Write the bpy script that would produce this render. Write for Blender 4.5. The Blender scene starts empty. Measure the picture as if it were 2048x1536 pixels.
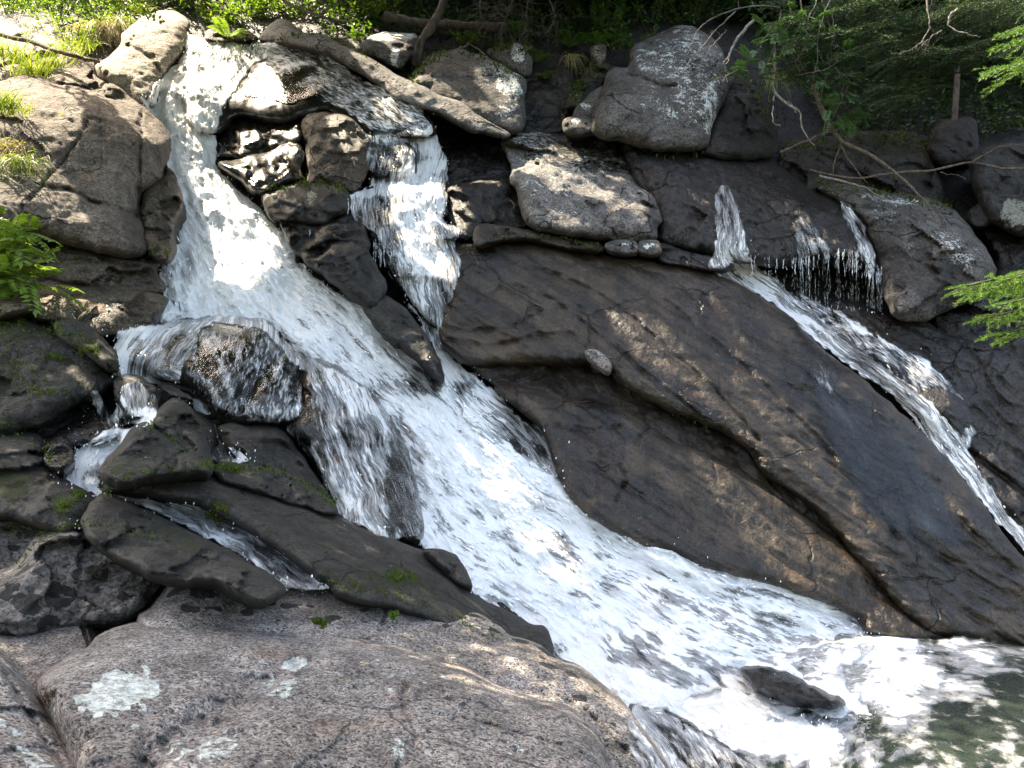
import bpy, math, random
import numpy as np
from mathutils import Vector

sc = bpy.context.scene
C = sc.collection
rnd = random.Random(7)
RNG = np.random.default_rng(11)

# ------------------------------------------------------------------ camera, sky, sun
W0, H0, FPX = 2048.0, 1536.0, 1550.0            # photograph size and focal length in its pixels
cam_d = bpy.data.cameras.new("camera"); cam = bpy.data.objects.new("camera", cam_d); C.objects.link(cam)
cam_d.sensor_width = 36.0; cam_d.lens = 36.0 * FPX / W0
cam_d.clip_start = 0.05; cam_d.clip_end = 500
cam.rotation_euler = (math.radians(90), 0, 0)
sc.camera = cam

SUN_AZ, SUN_EL = math.radians(-62), math.radians(58)      # azimuth from +Y towards +X
SUN = np.array([math.sin(SUN_AZ) * math.cos(SUN_EL), math.cos(SUN_AZ) * math.cos(SUN_EL), math.sin(SUN_EL)])
wd = bpy.data.worlds.new("World"); sc.world = wd; wd.use_nodes = True
wn = wd.node_tree.nodes; wn.clear()
sky = wn.new('ShaderNodeTexSky'); sky.sky_type = 'NISHITA'; sky.sun_disc = False
sky.air_density = 1.0; sky.dust_density = 3.0; sky.ozone_density = .6
sky.sun_elevation = SUN_EL; sky.sun_rotation = SUN_AZ
bg = wn.new('ShaderNodeBackground'); bg.inputs['Strength'].default_value = 0.15
wo = wn.new('ShaderNodeOutputWorld')
wd.node_tree.links.new(sky.outputs[0], bg.inputs[0]); wd.node_tree.links.new(bg.outputs[0], wo.inputs[0])
sd = bpy.data.lights.new("sun", 'SUN'); sd.energy = 3.6; sd.angle = math.radians(0.5); sd.color = (1, .95, .86)
so = bpy.data.objects.new("sun", sd); C.objects.link(so)
so.rotation_euler = Vector(-SUN).to_track_quat('-Z', 'Y').to_euler()
so.location = (-14, 8, 25)
vs = sc.view_settings
vs.view_transform = 'Standard'; vs.look = 'None'; vs.gamma = 1.0; vs.exposure = 2.6
vs.use_white_balance = True; vs.white_balance_temperature = 7900; vs.white_balance_tint = 10
sc.cycles.use_denoising = True; sc.cycles.denoiser = 'OPENIMAGEDENOISE'; sc.cycles.denoising_input_passes = 'RGB_ALBEDO_NORMAL'; sc.cycles.denoising_prefilter = 'NONE'
sc.cycles.sample_clamp_indirect = 4.0; sc.cycles.sample_clamp_direct = 12.0
sc.cycles.max_bounces = 6; sc.cycles.transparent_max_bounces = 16
sc.cycles.diffuse_bounces = 2; sc.cycles.glossy_bounces = 3

# ------------------------------------------------------------------ noise and small maths
def _hash(ix, iy, iz, seed):
    with np.errstate(over='ignore'):
        h = (ix.astype(np.uint32) * np.uint32(374761393) + iy.astype(np.uint32) * np.uint32(668265263)
             + iz.astype(np.uint32) * np.uint32(2147483647 & 1442695041) + np.uint32(seed * 974711 + 12345))
        h = (h ^ (h >> np.uint32(13))) * np.uint32(1274126177)
        h = (h ^ (h >> np.uint32(16))) * np.uint32(2246822519)
        return h ^ (h >> np.uint32(15))
def gn(P, seed=0):                                # gradient noise, about -1..1
    P = np.asarray(P, float); I = np.floor(P).astype(np.int64); f = P - I
    u = f * f * f * (f * (f * 6 - 15) + 10)
    r = np.zeros(len(P))
    for dx in (0, 1):
        wx = u[:, 0] if dx else 1 - u[:, 0]
        for dy in (0, 1):
            wy = wx * (u[:, 1] if dy else 1 - u[:, 1])
            for dz in (0, 1):
                w = wy * (u[:, 2] if dz else 1 - u[:, 2])
                h = _hash(I[:, 0] + dx, I[:, 1] + dy, I[:, 2] + dz, seed)
                gx = (h & np.uint32(255)).astype(float) / 127.5 - 1
                gy = ((h >> np.uint32(8)) & np.uint32(255)).astype(float) / 127.5 - 1
                gz = ((h >> np.uint32(16)) & np.uint32(255)).astype(float) / 127.5 - 1
                r += w * (gx * (f[:, 0] - dx) + gy * (f[:, 1] - dy) + gz * (f[:, 2] - dz))
    return r * 1.3
def fbm(P, seed=0, o=4, g=.5, l=2.03):
    r = 0; a = 1.0
    for k in range(o):
        r = r + a * gn(P, seed + k); P = P * l; a *= g
    return r
def sstep(a, b, x):
    t = np.clip((x - a) / (b - a), 0, 1); return t * t * (3 - 2 * t)
def P3(a, b, c):
    return np.stack([np.asarray(a, float), np.asarray(b, float) + np.zeros_like(a), np.asarray(c, float) + np.zeros_like(a)], 1)

# ------------------------------------------------------------------ the lie of the land: distance of the bed behind each direction
CTL = np.array([(-500,2000,1.9),(1024,2000,2.4),(2048,2000,4.0),(2600,2000,4.0),(0,1536,3.3),(500,1536,3.6),(1000,1536,4.2),(1250,1536,4.9),
 (1400,1560,5.6),(2048,1536,5.7),(2500,1700,4.8),(1800,1400,7.2),(2048,1310,8.3),(1700,1270,8.0),(2500,1300,8.4),
 (0,1300,4.2),(400,1300,4.3),(-500,1500,3.2),(0,1100,5.3),(300,1100,5.4),(600,1200,5.2),(900,1300,5.4),(1100,1400,5.6),
 (0,900,6.5),(300,900,6.8),(600,1000,6.8),(850,1100,6.8),(1000,1250,6.5),(1200,1350,6.4),(1350,1300,6.9),
 (200,700,7.8),(0,600,8.1),(470,700,8.2),(700,800,8.0),(1000,900,8.2),(1300,1100,7.9),(1500,1180,7.9),
 (400,500,9.6),(100,400,9.2),(700,550,9.4),(850,650,9.2),(1000,750,9.0),(1200,850,8.8),(1500,1000,8.6),(1750,1150,8.4),(2000,1150,8.7),
 (400,300,10.9),(650,300,10.8),(850,400,10.6),(1000,500,10.2),(1300,650,9.8),(1600,800,9.5),(1900,950,9.3),(2300,1000,9.2),
 (200,200,10.6),(0,200,10.3),(420,120,12.2),(650,130,11.9),(850,230,11.5),(1000,330,11.3),(1200,400,11.1),(1450,450,11.0),(1650,580,10.6),
 (1900,650,10.4),(2048,700,10.2),(1100,200,12.3),(1350,200,12.0),(1600,300,12.2),(1800,400,11.6),(2000,380,11.8),(0,60,12.0),(300,80,12.0),
 (800,100,12.9),(1100,80,13.3),(1500,80,13.3),(2000,150,13.3),(500,50,13.3),(0,-120,14.5),(700,-120,16.5),(1400,-120,17),(2048,-120,17),
 (-500,-400,19),(1024,-400,25),(2548,-400,25),(-500,400,9),(-500,900,6.2),(2548,500,11),(-500,1200,4.5)], float)
GX0, GX1, GY0, GY1, GS = -480, 2528, -360, 1900, 4
gx = np.arange(GX0, GX1 + 1, GS, dtype=float); gy = np.arange(GY0, GY1 + 1, GS, dtype=float)
NX, NY = len(gx), len(gy)
def _tps(r2): return r2 * np.log(r2 + 1e-9)
_c = CTL[:, :2] / 1000.0
_n = len(_c)
_A = np.zeros((_n + 3, _n + 3))
_A[:_n, :_n] = _tps(((_c[:, None] - _c[None]) ** 2).sum(2)) + np.eye(_n) * .004
_A[:_n, _n] = 1; _A[:_n, _n + 1:] = _c; _A[_n, :_n] = 1; _A[_n + 1:, :_n] = _c.T
_w = np.linalg.solve(_A, np.r_[np.log(CTL[:, 2]), 0, 0, 0])
def field(x, y):
    q = np.stack([np.ravel(x), np.ravel(y)], 1) / 1000.0
    out = np.empty(len(q))
    for i in range(0, len(q), 40000):
        s = q[i:i + 40000]
        out[i:i + 40000] = _tps(((s[:, None] - _c[None]) ** 2).sum(2)) @ _w[:_n] + _w[_n] + s @ _w[_n + 1:]
    return np.exp(out)
_cx, _cy = np.meshgrid(gx[::4], gy[::4])
_F4 = field(_cx, _cy).reshape(_cx.shape)
def bil(A, x, y, s):
    fx = np.clip((np.asarray(x, float) - GX0) / s, 0, A.shape[1] - 1.001); fy = np.clip((np.asarray(y, float) - GY0) / s, 0, A.shape[0] - 1.001)
    i = fx.astype(int); j = fy.astype(int); u = fx - i; v = fy - j
    return (A[j, i] * (1 - u) * (1 - v) + A[j, i + 1] * u * (1 - v) + A[j + 1, i] * (1 - u) * v + A[j + 1, i + 1] * u * v)
def Fq(x, y): return bil(_F4, x, y, GS * 4)
MX, MY = np.meshgrid(gx, gy)
DEP = Fq(MX.ravel(), MY.ravel()).reshape(MX.shape)       # nearest solid surface along each direction, updated as things are built
def Dq(x, y): return bil(DEP, x, y, GS)
def unp(x, y, Y):
    x = np.asarray(x, float); y = np.asarray(y, float); Y = np.asarray(Y, float) + 0 * x
    return np.stack([(x - W0 / 2) / FPX * Y, Y, (H0 / 2 - y) / FPX * Y], -1)
def at(x, y, lift=0.0):                                   # the point on the built surface seen in that direction
    return unp(x, y, Dq(x, y) - lift)

# ------------------------------------------------------------------ mesh and tagging helpers
def mesh(name, V, quads=None, tris=None, mat=None, attrs=None, smooth=True, uv=None, parent=None, origin=None):
    V = np.asarray(V, float)
    if origin is None:
        origin = np.array([V[:, 0].mean(), V[:, 1].mean(), V[:, 2].min()])
    origin = np.asarray(origin, float)
    me = bpy.data.meshes.new(name)
    q = np.zeros((0, 4), np.int64) if quads is None else np.asarray(quads, np.int64).reshape(-1, 4)
    t = np.zeros((0, 3), np.int64) if tris is None else np.asarray(tris, np.int64).reshape(-1, 3)
    lv = np.r_[q.ravel(), t.ravel()].astype(np.int32)
    st = np.r_[np.arange(len(q)) * 4, len(q) * 4 + np.arange(len(t)) * 3].astype(np.int32)
    me.vertices.add(len(V)); me.vertices.foreach_set('co', (V - origin).astype(np.float32).ravel())
    me.loops.add(len(lv)); me.loops.foreach_set('vertex_index', lv)
    me.polygons.add(len(st)); me.polygons.foreach_set('loop_start', st)
    if smooth: me.polygons.foreach_set('use_smooth', np.ones(len(st), bool))
    if uv is not None:
        l = me.uv_layers.new(name='UVMap'); l.data.foreach_set('uv', np.asarray(uv)[lv].astype(np.float32).ravel())
    for k, a in (attrs or {}).items():
        at_ = me.attributes.new(k, 'FLOAT', 'POINT'); at_.data.foreach_set('value', np.asarray(a, np.float32).ravel())
    me.update(calc_edges=True); me.validate()
    if mat: me.materials.append(mat)
    o = bpy.data.objects.new(name, me); C.objects.link(o)
    o.location = origin
    if parent is not None:
        w = np.zeros(3); q_ = parent
        while q_ is not None: w += np.array(q_.location); q_ = q_.parent
        o.parent = parent; o.location = origin - w
    return o
def tag(o, label=None, cat=None, group=None, kind=None):
    if label: o['label'] = label
    if cat: o['category'] = cat
    if group: o['group'] = group
    if kind: o['kind'] = kind
    return o
def empty(name, loc, label, cat, group=None):
    o = bpy.data.objects.new(name, None); C.objects.link(o); o.location = loc; o.empty_display_size = .1
    return tag(o, label, cat, group)

# ------------------------------------------------------------------ material helpers
class NT:
    def __init__(s, name):
        s.m = bpy.data.materials.new(name); s.m.use_nodes = True
        s.t = s.m.node_tree; s.t.nodes.clear()
    def n(s, ty, props=None, **inp):
        nd = s.t.nodes.new('ShaderNode' + ty)
        for k, v in (props or {}).items(): setattr(nd, k, v)
        for k, v in inp.items():
            k2 = k.replace('_', ' ')
            sock = nd.inputs[int(k[1:])] if (k[0] == 'i' and k[1:].isdigit()) else nd.inputs[k2]
            s.set(sock, v)
        return nd
    def set(s, sock, v):
        if isinstance(v, bpy.types.Node): s.t.links.new(v.outputs[0], sock)
        elif isinstance(v, bpy.types.NodeSocket): s.t.links.new(v, sock)
        elif isinstance(v, tuple) and len(v) == 3 and sock.type == 'RGBA': sock.default_value = (*v, 1)
        else: sock.default_value = v
    def math(s, op, a, b=0.0, c=0.0, clamp=False):
        return s.n('Math', {'operation': op, 'use_clamp': clamp}, i0=a, i1=b, i2=c)
    def ss(s, x, a, b):
        nd = s.n('MapRange', {'interpolation_type': 'SMOOTHSTEP'}); s.set(nd.inputs[0], x)
        nd.inputs[1].default_value = a; nd.inputs[2].default_value = b; return nd
    def mix(s, f, a, b):
        nd = s.n('Mix', {'data_type': 'RGBA'}); s.set(nd.inputs[0], f); s.set(nd.inputs[6], a); s.set(nd.inputs[7], b); return nd.outputs[2]
    def mul(s, f, a, b):
        nd = s.n('Mix', {'data_type': 'RGBA', 'blend_type': 'MULTIPLY'}); s.set(nd.inputs[0], f); s.set(nd.inputs[6], a); s.set(nd.inputs[7], b); return nd.outputs[2]
    def noise(s, vec, scale, detail=4, rough=.55, dist=0.0):
        return s.n('TexNoise', None, Vector=vec, Scale=scale, Detail=detail, Roughness=rough, Distortion=dist).outputs[0]
    def attr(s, name): return s.n('Attribute', {'attribute_name': name}).outputs['Fac']
    def out(s, sh):
        o = s.n('OutputMaterial'); s.t.links.new(sh.outputs[0], o.inputs[0]); return s.m
    def mapping(s, vec, scale=(1, 1, 1), rot=(0, 0, 0), loc=(0, 0, 0)):
        nd = s.n('Mapping'); s.set(nd.inputs[0], vec); nd.inputs[1].default_value = loc; nd.inputs[2].default_value = rot; nd.inputs[3].default_value = scale; return nd.outputs[0]

def rock_mat(name, c1, c2, c3, grain=.5, lichen=(.55, .58, .52), lich=0.0, lscale=5.0, spots=0.0, sscale=9.0, moss=0.0, rough=.85, wetb=0.0,
             streak=None, bump=.02, gscale=60.0, rust=0.0, lthr=.62, crack=1.0, cscale=1.5, diag=0.0, fmoss=(.030, .036, .010)):
    k = NT(name); tc = k.n('TexCoord').outputs['Object']
    geo = k.n('NewGeometry')
    oi = k.n('ObjectInfo').outputs['Random']
    off = k.n('VectorMath', {'operation': 'ADD'}, i0=tc); cmb = k.n('CombineXYZ', None, X=k.math('MULTIPLY', oi, 37.0), Y=k.math('MULTIPLY', oi, 91.0), Z=k.math('MULTIPLY', oi, 53.0))
    k.set(off.inputs[1], cmb); v = off.outputs[0]
    big = k.noise(v, 1.6, 6, .6, .4); mid = k.noise(v, 9.0, 6, .65); fine = k.noise(v, gscale * .35, 4, .7)
    vor = k.n('TexVoronoi', None, Vector=v, Scale=gscale)
    speck = k.n('SeparateColor', None, Color=vor.outputs['Color']).outputs[0]
    col = k.mix(k.ss(big, .36, .64), c1, c2)
    col = k.mix(k.math('MULTIPLY', k.ss(mid, .5, .72), .8), col, c3)
    # mineral grain
    g = k.math('ADD', k.math('MULTIPLY', speck, .6), k.math('MULTIPLY', fine, .7))
    gv = k.n('MapRange'); k.set(gv.inputs[0], g); gv.inputs[1].default_value = .3; gv.inputs[2].default_value = .95
    gv.inputs[3].default_value = max(.05, 1 - grain * 1.35); gv.inputs[4].default_value = 1 + grain * 1.35
    col = k.mul(1.0, col, k.n('CombineColor', None, Red=gv.outputs[0], Green=gv.outputs[0], Blue=gv.outputs[0]).outputs[0])
    blot = k.noise(v, 3.4, 5, .7)
    bv = k.n('MapRange'); k.set(bv.inputs[0], blot); bv.inputs[1].default_value = .3; bv.inputs[2].default_value = .7
    bv.inputs[3].default_value = .45; bv.inputs[4].default_value = 1.45
    col = k.mul(1.0, col, k.n('CombineColor', None, Red=bv.outputs[0], Green=bv.outputs[0], Blue=bv.outputs[0]).outputs[0])
    if rust:
        r = k.math('MULTIPLY', k.ss(k.noise(v, 2.1, 5, .6, .6), .56, .68), rust); col = k.mix(r, col, (.20, .105, .05))
    if streak:
        ax, amt, dark = streak
        sv = k.noise(k.mapping(v, ax), 1.0, 6, .6, .3); col = k.mix(k.math('MULTIPLY', k.ss(sv, .48, .66), amt), col, dark)
    if diag:                                            # mineral bands running down the slab
        mp = k.n('Mapping', {'vector_type': 'TEXTURE'}); k.set(mp.inputs[0], v); mp.inputs[2].default_value = (0, math.radians(35), 0); mp.inputs[3].default_value = (2.6, 1.0, .16)
        dn = k.noise(mp.outputs[0], 1.0, 7, .65, .6); mp2 = k.n('Mapping', {'vector_type': 'TEXTURE'}); k.set(mp2.inputs[0], v); mp2.inputs[2].default_value = (0, math.radians(-80), 0); mp2.inputs[3].default_value = (1.6, 1.0, .12)
        dn2 = k.noise(mp2.outputs[0], 1.0, 6, .65, .4)
        col = k.mul(k.math('MULTIPLY', k.ss(dn, .50, .62), diag), col, (.38, .36, .34)); col = k.mix(k.math('MULTIPLY', k.ss(dn, .56, .40), diag * .35), col, tuple(min(1, x * 1.9) for x in c2))
        col = k.mul(k.math('MULTIPLY', k.ss(dn2, .54, .66), diag * .8), col, (.40, .40, .40))
    # joints: thin dark fractures
    wv = k.n('VectorMath', {'operation': 'ADD'}, i0=v, i1=k.n('VectorMath', {'operation': 'SCALE'}, i0=k.n('TexNoise', None, Vector=v, Scale=2.2, Detail=5).outputs[1], Scale=.42)).outputs[0]
    ce = k.n('TexVoronoi', {'feature': 'DISTANCE_TO_EDGE'}, Vector=k.mapping(wv, (1, 1, 1.5)), Scale=cscale).outputs['Distance']
    cm = k.math('MULTIPLY', k.math('MULTIPLY', k.ss(ce, .022, .004), k.ss(k.noise(v, 1.1, 3), .47, .56)), crack)
    col = k.mul(cm, col, (.16, .15, .14))
    # lichen: crusty pale blotches; painted patches come from the mesh
    la = k.attr('lich')
    ln = k.noise(v, lscale, 8, .68, .25); ln2 = k.noise(v, lscale * 5.5, 5, .7)
    lsum = k.math('ADD', k.math('ADD', k.math('MULTIPLY', ln, .5), k.math('MULTIPLY', ln2, .5)), k.math('MULTIPLY', la, .22))
    lm = k.math('MULTIPLY', k.ss(lsum, lthr, lthr + .04), 1.0)
    if lich <= 0: lm = k.math('MULTIPLY', lm, k.math('MINIMUM', k.math('MULTIPLY', la, 4.0), 1.0))
    else: lm = k.math('MULTIPLY', lm, k.math('ADD', lich, la, clamp=True), clamp=True)
    lcol = k.mix(k.ss(k.noise(v, 34.0, 6, .75), .36, .62), tuple(a * .5 for a in lichen), tuple(min(a * 1.2, .85) for a in lichen))
    col = k.mix(lm, col, lcol)
    # black crust spots
    sa = k.attr('spot')
    sv = k.n('TexVoronoi', {'feature': 'F1'}, Vector=k.n('VectorMath', {'operation': 'ADD'}, i0=v, i1=k.n('VectorMath', {'operation': 'SCALE'}, i0=k.n('TexNoise', None, Vector=v, Scale=20.0).outputs[1], Scale=.05)), Scale=sscale)
    sr = k.n('SeparateColor', None, Color=sv.outputs['Color'])
    rad = k.math('MULTIPLY', k.math('POWER', sr.outputs[0], 1.1), k.math('MULTIPLY', k.math('ADD', sa, spots), .55))
    sm = k.ss(k.math('SUBTRACT', rad, sv.outputs['Distance']), -.01, .03)
    col = k.mix(k.math('MULTIPLY', sm, .92), col, (.012, .012, .010))
    # moss
    ma = k.attr('moss')
    up = k.n('SeparateXYZ', None, Vector=geo.outputs['Normal']).outputs[2]
    mn = k.math('ADD', k.math('ADD', k.math('MULTIPLY', k.noise(v, 6.0, 7, .7), .6), k.math('MULTIPLY', k.noise(v, 38.0, 4, .75), .4)), k.math('ADD', k.math('MULTIPLY', ma, .27), k.math('MULTIPLY', up, .12 if moss else 0.0)))
    mm = k.ss(mn, .74 - moss, .86 - moss)
    if not moss: mm = k.math('MULTIPLY', mm, k.math('MINIMUM', k.math('MULTIPLY', ma, 5.0), 1.0))
    mcol = k.mix(k.noise(v, 60.0, 3, .8), tuple(a * .45 for a in fmoss), tuple(a * 1.7 for a in fmoss))
    col = k.mix(mm, col, mcol)
    # water soaked stone is darker and shinier
    wa = k.math('ADD', k.attr('wet'), wetb, clamp=True)
    wn_ = k.math('MULTIPLY', wa, k.ss(k.math('ADD', k.noise(v, 2.5, 5, .6), k.math('MULTIPLY', wa, .5)), .42, .68), clamp=True)
    col = k.mul(wn_, col, (.27, .26, .27))
    da = k.attr('dark'); col = k.mul(da, col, (.25, .24, .23))  # dark patches: shade of undercuts and clefts put into the colour, plus cracks
    ro = k.n('MapRange'); k.set(ro.inputs[0], wn_); ro.inputs[3].default_value = rough; ro.inputs[4].default_value = .24
    ro2 = k.math('ADD', k.math('ADD', ro.outputs[0], k.math('MULTIPLY', k.math('SUBTRACT', mid, .5), .35)), k.math('MULTIPLY', mm, .5), clamp=True)
    hgt = k.math('ADD', k.math('ADD', k.math('MULTIPLY', fine, .35), k.math('SUBTRACT', k.math('MULTIPLY', mid, .8), k.math('MULTIPLY', cm, .5))), k.math('ADD', k.math('MULTIPLY', lm, .12), k.math('ADD', k.math('MULTIPLY', mm, k.math('MULTIPLY', k.noise(v, 90.0, 3, .8), 1.0)), k.math('MULTIPLY', sm, .25))))
    b = k.n('Bump', None, Height=hgt, Strength=1.0, Distance=bump * 2.4)
    p = k.n('BsdfPrincipled', None, Base_Color=col, Roughness=ro2, Normal=b)
    p.inputs['Specular IOR Level'].default_value = .36
    return k.out(p)

M = {}
M['fore'] = rock_mat('pinkish_granite', gscale=120.0, c1=(0.136, 0.121, 0.109), c2=(0.186, 0.167, 0.151), c3=(0.0655, 0.0595, 0.0577), grain=.8, lichen=(.47, .50, .46), lich=.8, lscale=3.6, spots=.10, sscale=7, rust=.22, crack=.5, lthr=.585)
M['spot'] = rock_mat('spotted_granite', (0.0831, 0.0723, 0.0650), (0.1193, 0.1047, 0.0925), (0.0506, 0.0456, 0.0397), grain=.55, lichen=(.30, .30, .26), lich=.6, lscale=5, spots=.8, sscale=9, moss=.03, lthr=.60)
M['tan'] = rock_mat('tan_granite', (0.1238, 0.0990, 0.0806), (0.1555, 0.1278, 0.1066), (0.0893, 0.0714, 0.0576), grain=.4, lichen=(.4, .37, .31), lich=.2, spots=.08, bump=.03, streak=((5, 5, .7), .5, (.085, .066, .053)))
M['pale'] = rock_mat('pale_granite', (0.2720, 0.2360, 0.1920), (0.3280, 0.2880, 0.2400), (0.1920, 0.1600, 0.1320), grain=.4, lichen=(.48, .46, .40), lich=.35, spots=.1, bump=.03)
M['lich'] = rock_mat('lichened_granite', (0.0583, 0.0524, 0.0464), (0.0829, 0.0756, 0.0677), (0.0398, 0.0358, 0.0305), grain=.5, lichen=(.58, .61, .58), lich=.95, lscale=7.0, spots=.35, sscale=14, moss=.02, lthr=.61)
M['top'] = rock_mat('ash_granite', (0.1148, 0.1048, 0.0972), (0.1530, 0.1415, 0.1300), (0.0765, 0.0704, 0.0643), grain=.5, lichen=(.50, .52, .46), lich=.85, lscale=6, spots=.12, sscale=16, lthr=.60)
M['slab'] = rock_mat('brown_slab_stone', (0.031, 0.0232, 0.0155), (0.047, 0.0352, 0.0235), (0.019, 0.0148, 0.0108), grain=.55, lichen=(.16, .15, .12), lich=.3, rough=.6, wetb=.30, moss=.0, bump=.014, rust=.2, diag=.8, cscale=.9, crack=.8)
M['dark'] = rock_mat('dark_slab_stone', (0.0210, 0.0195, 0.0166), (0.0269, 0.0244, 0.0205), (0.0156, 0.0147, 0.0122), grain=.45, diag=.35, lichen=(.20, .19, .16), lich=.5, lscale=5, rough=.75, moss=.10, bump=.012, lthr=.63)
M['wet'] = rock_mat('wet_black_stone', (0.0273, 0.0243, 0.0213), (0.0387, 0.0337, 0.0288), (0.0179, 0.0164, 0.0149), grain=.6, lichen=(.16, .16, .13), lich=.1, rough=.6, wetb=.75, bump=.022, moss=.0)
M['ledge'] = rock_mat('rusty_ledge_stone', (0.0630, 0.0498, 0.0348), (0.0930, 0.0750, 0.0528), (0.0348, 0.0276, 0.0216), grain=.55, lichen=(.28, .25, .19), lich=.5, rough=.7, rust=.5, moss=.03, bump=.03)
M['dome'] = rock_mat('polished_wet_stone', (0.0506, 0.0440, 0.0345), (0.0685, 0.0595, 0.0464), (0.0369, 0.0333, 0.0274), grain=.18, crack=.3, diag=.4, lichen=(.2, .2, .17), lich=.1, rough=.4, wetb=.9, bump=.0012, gscale=25.0)
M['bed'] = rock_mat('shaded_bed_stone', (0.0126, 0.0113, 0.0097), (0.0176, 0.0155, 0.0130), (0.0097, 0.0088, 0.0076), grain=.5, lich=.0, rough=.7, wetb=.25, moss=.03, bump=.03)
M['dim'] = rock_mat('dark_cliff_stone', (0.0191, 0.0174, 0.0148), (0.0261, 0.0235, 0.0196), (0.0122, 0.0114, 0.0096), grain=.55, lichen=(.2, .2, .16), lich=.5, lscale=5, rough=.75, moss=.09, bump=.03, lthr=.63)  # plain dark stone with no base wetness

# ------------------------------------------------------------------ outlines
def spline(pts, closed=True, k=8):
    P = np.array(pts, float); n = len(P); out = []
    rng = range(n) if closed else range(n - 1)
    for i in rng:
        if closed: a, b, c, d = P[(i - 1) % n], P[i], P[(i + 1) % n], P[(i + 2) % n]
        else: a, b, c, d = P[max(i - 1, 0)], P[i], P[i + 1], P[min(i + 2, n - 1)]
        t = np.linspace(0, 1, k, endpoint=False)[:, None]
        out.append(.5 * (2 * b + (c - a) * t + (2 * a - 5 * b + 4 * c - d) * t ** 2 + (3 * b - a - 3 * c + d) * t ** 3))
    if not closed: out.append(P[-1:])
    return np.concatenate(out)
def jitter(P, amp, seed):
    if amp <= 0: return P
    q = P3(P[:, 0], P[:, 1], seed * 3.7)
    dx = fbm(q / np.array([38, 38, 1.]), seed, 3) * amp; dy = fbm(q / np.array([38, 38, 1.]) + 55.3, seed + 9, 3) * amp
    return P + np.stack([dx, dy], 1)
def inside(P, x, y):
    r = np.zeros(len(x), bool); n = len(P)
    x0, y0 = P[:, 0], P[:, 1]; x1, y1 = np.roll(x0, -1), np.roll(y0, -1)
    for i in range(n):
        if y0[i] == y1[i]: continue
        c = (y0[i] > y) != (y1[i] > y)
        if c.any():
            xi = (x1[i] - x0[i]) * (y - y0[i]) / (y1[i] - y0[i]) + x0[i]
            r ^= c & (x < xi)
    return r
def nearest(P, x, y, closed=True):                       # distance, nearest point, segment index, fraction, side
    A = P; B = np.roll(P, -1, 0)
    if not closed: A, B = P[:-1], P[1:]
    AB = B - A; L2 = (AB ** 2).sum(1) + 1e-9
    n = len(x); D = np.empty(n); Q = np.empty((n, 2)); S = np.empty(n, int); T = np.empty(n)
    for i in range(0, n, 8000):
        p = np.stack([x[i:i + 8000], y[i:i + 8000]], 1)
        t = np.clip(((p[:, None] - A[None]) * AB[None]).sum(2) / L2, 0, 1)
        q = A[None] + t[..., None] * AB[None]
        d = ((p[:, None] - q) ** 2).sum(2); j = d.argmin(1); a = np.arange(len(p))
        D[i:i + 8000] = np.sqrt(d[a, j]); Q[i:i + 8000] = q[a, j]; S[i:i + 8000] = j; T[i:i + 8000] = t[a, j]
    return D, Q, S, T
def paint(spec, x, y, seed):
    if spec is None: return None
    v = np.zeros(len(x)); w = fbm(P3(x / 34, y / 34, 0 * x), seed, 4) * .55
    for s in spec:
        if len(s) == 1: v = np.maximum(v, s[0]) if s[0] > 0 else v; continue
        cx, cy, rx, ry, a = s[:5]; ang = math.radians(s[5]) if len(s) > 5 else 0
        dx, dy = x - cx, y - cy
        u = (dx * math.cos(ang) + dy * math.sin(ang)) / rx; t = (-dx * math.sin(ang) + dy * math.cos(ang)) / ry
        v = np.maximum(v, a * sstep(1.25, .8, np.sqrt(u * u + t * t) + w))
    return v
_seed = [0]
def sheet(P, closed=True):                                # grid nodes within an outline, its fringe snapped onto the outline
    i0 = max(int((P[:, 0].min() - GX0) // GS) - 1, 0); i1 = min(int((P[:, 0].max() - GX0) // GS) + 2, NX - 1)
    j0 = max(int((P[:, 1].min() - GY0) // GS) - 1, 0); j1 = min(int((P[:, 1].max() - GY0) // GS) + 2, NY - 1)
    X, Y = MX[j0:j1 + 1, i0:i1 + 1], MY[j0:j1 + 1, i0:i1 + 1]; sh = X.shape
    ins = inside(P, X.ravel(), Y.ravel()).reshape(sh)
    q = ins[:-1, :-1] | ins[1:, :-1] | ins[:-1, 1:] | ins[1:, 1:]
    use = np.zeros(sh, bool); use[:-1, :-1] |= q; use[1:, :-1] |= q; use[:-1, 1:] |= q; use[1:, 1:] |= q
    idx = np.full(sh, -1); idx[use] = np.arange(use.sum())
    a, b, c, d = idx[:-1, :-1][q], idx[1:, :-1][q], idx[1:, 1:][q], idx[:-1, 1:][q]
    quads = np.stack([a, b, c, d], 1)
    x, y, inn = X[use].copy(), Y[use].copy(), ins[use]
    D, Q, S, T = nearest(P, x, y, True)
    x[~inn] = Q[~inn, 0]; y[~inn] = Q[~inn, 1]; D[~inn] = 0
    jj, ii = np.nonzero(use)
    return x, y, D, inn, quads, jj + j0, ii + i0
def border(quads):
    e = np.concatenate([quads[:, [0, 1]], quads[:, [1, 2]], quads[:, [2, 3]], quads[:, [3, 0]]])
    key = np.sort(e, 1); key = key[:, 0] * 10000000 + key[:, 1]
    u, inv, cnt = np.unique(key, return_inverse=True, return_counts=True)
    return e[cnt[inv] == 1]
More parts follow.
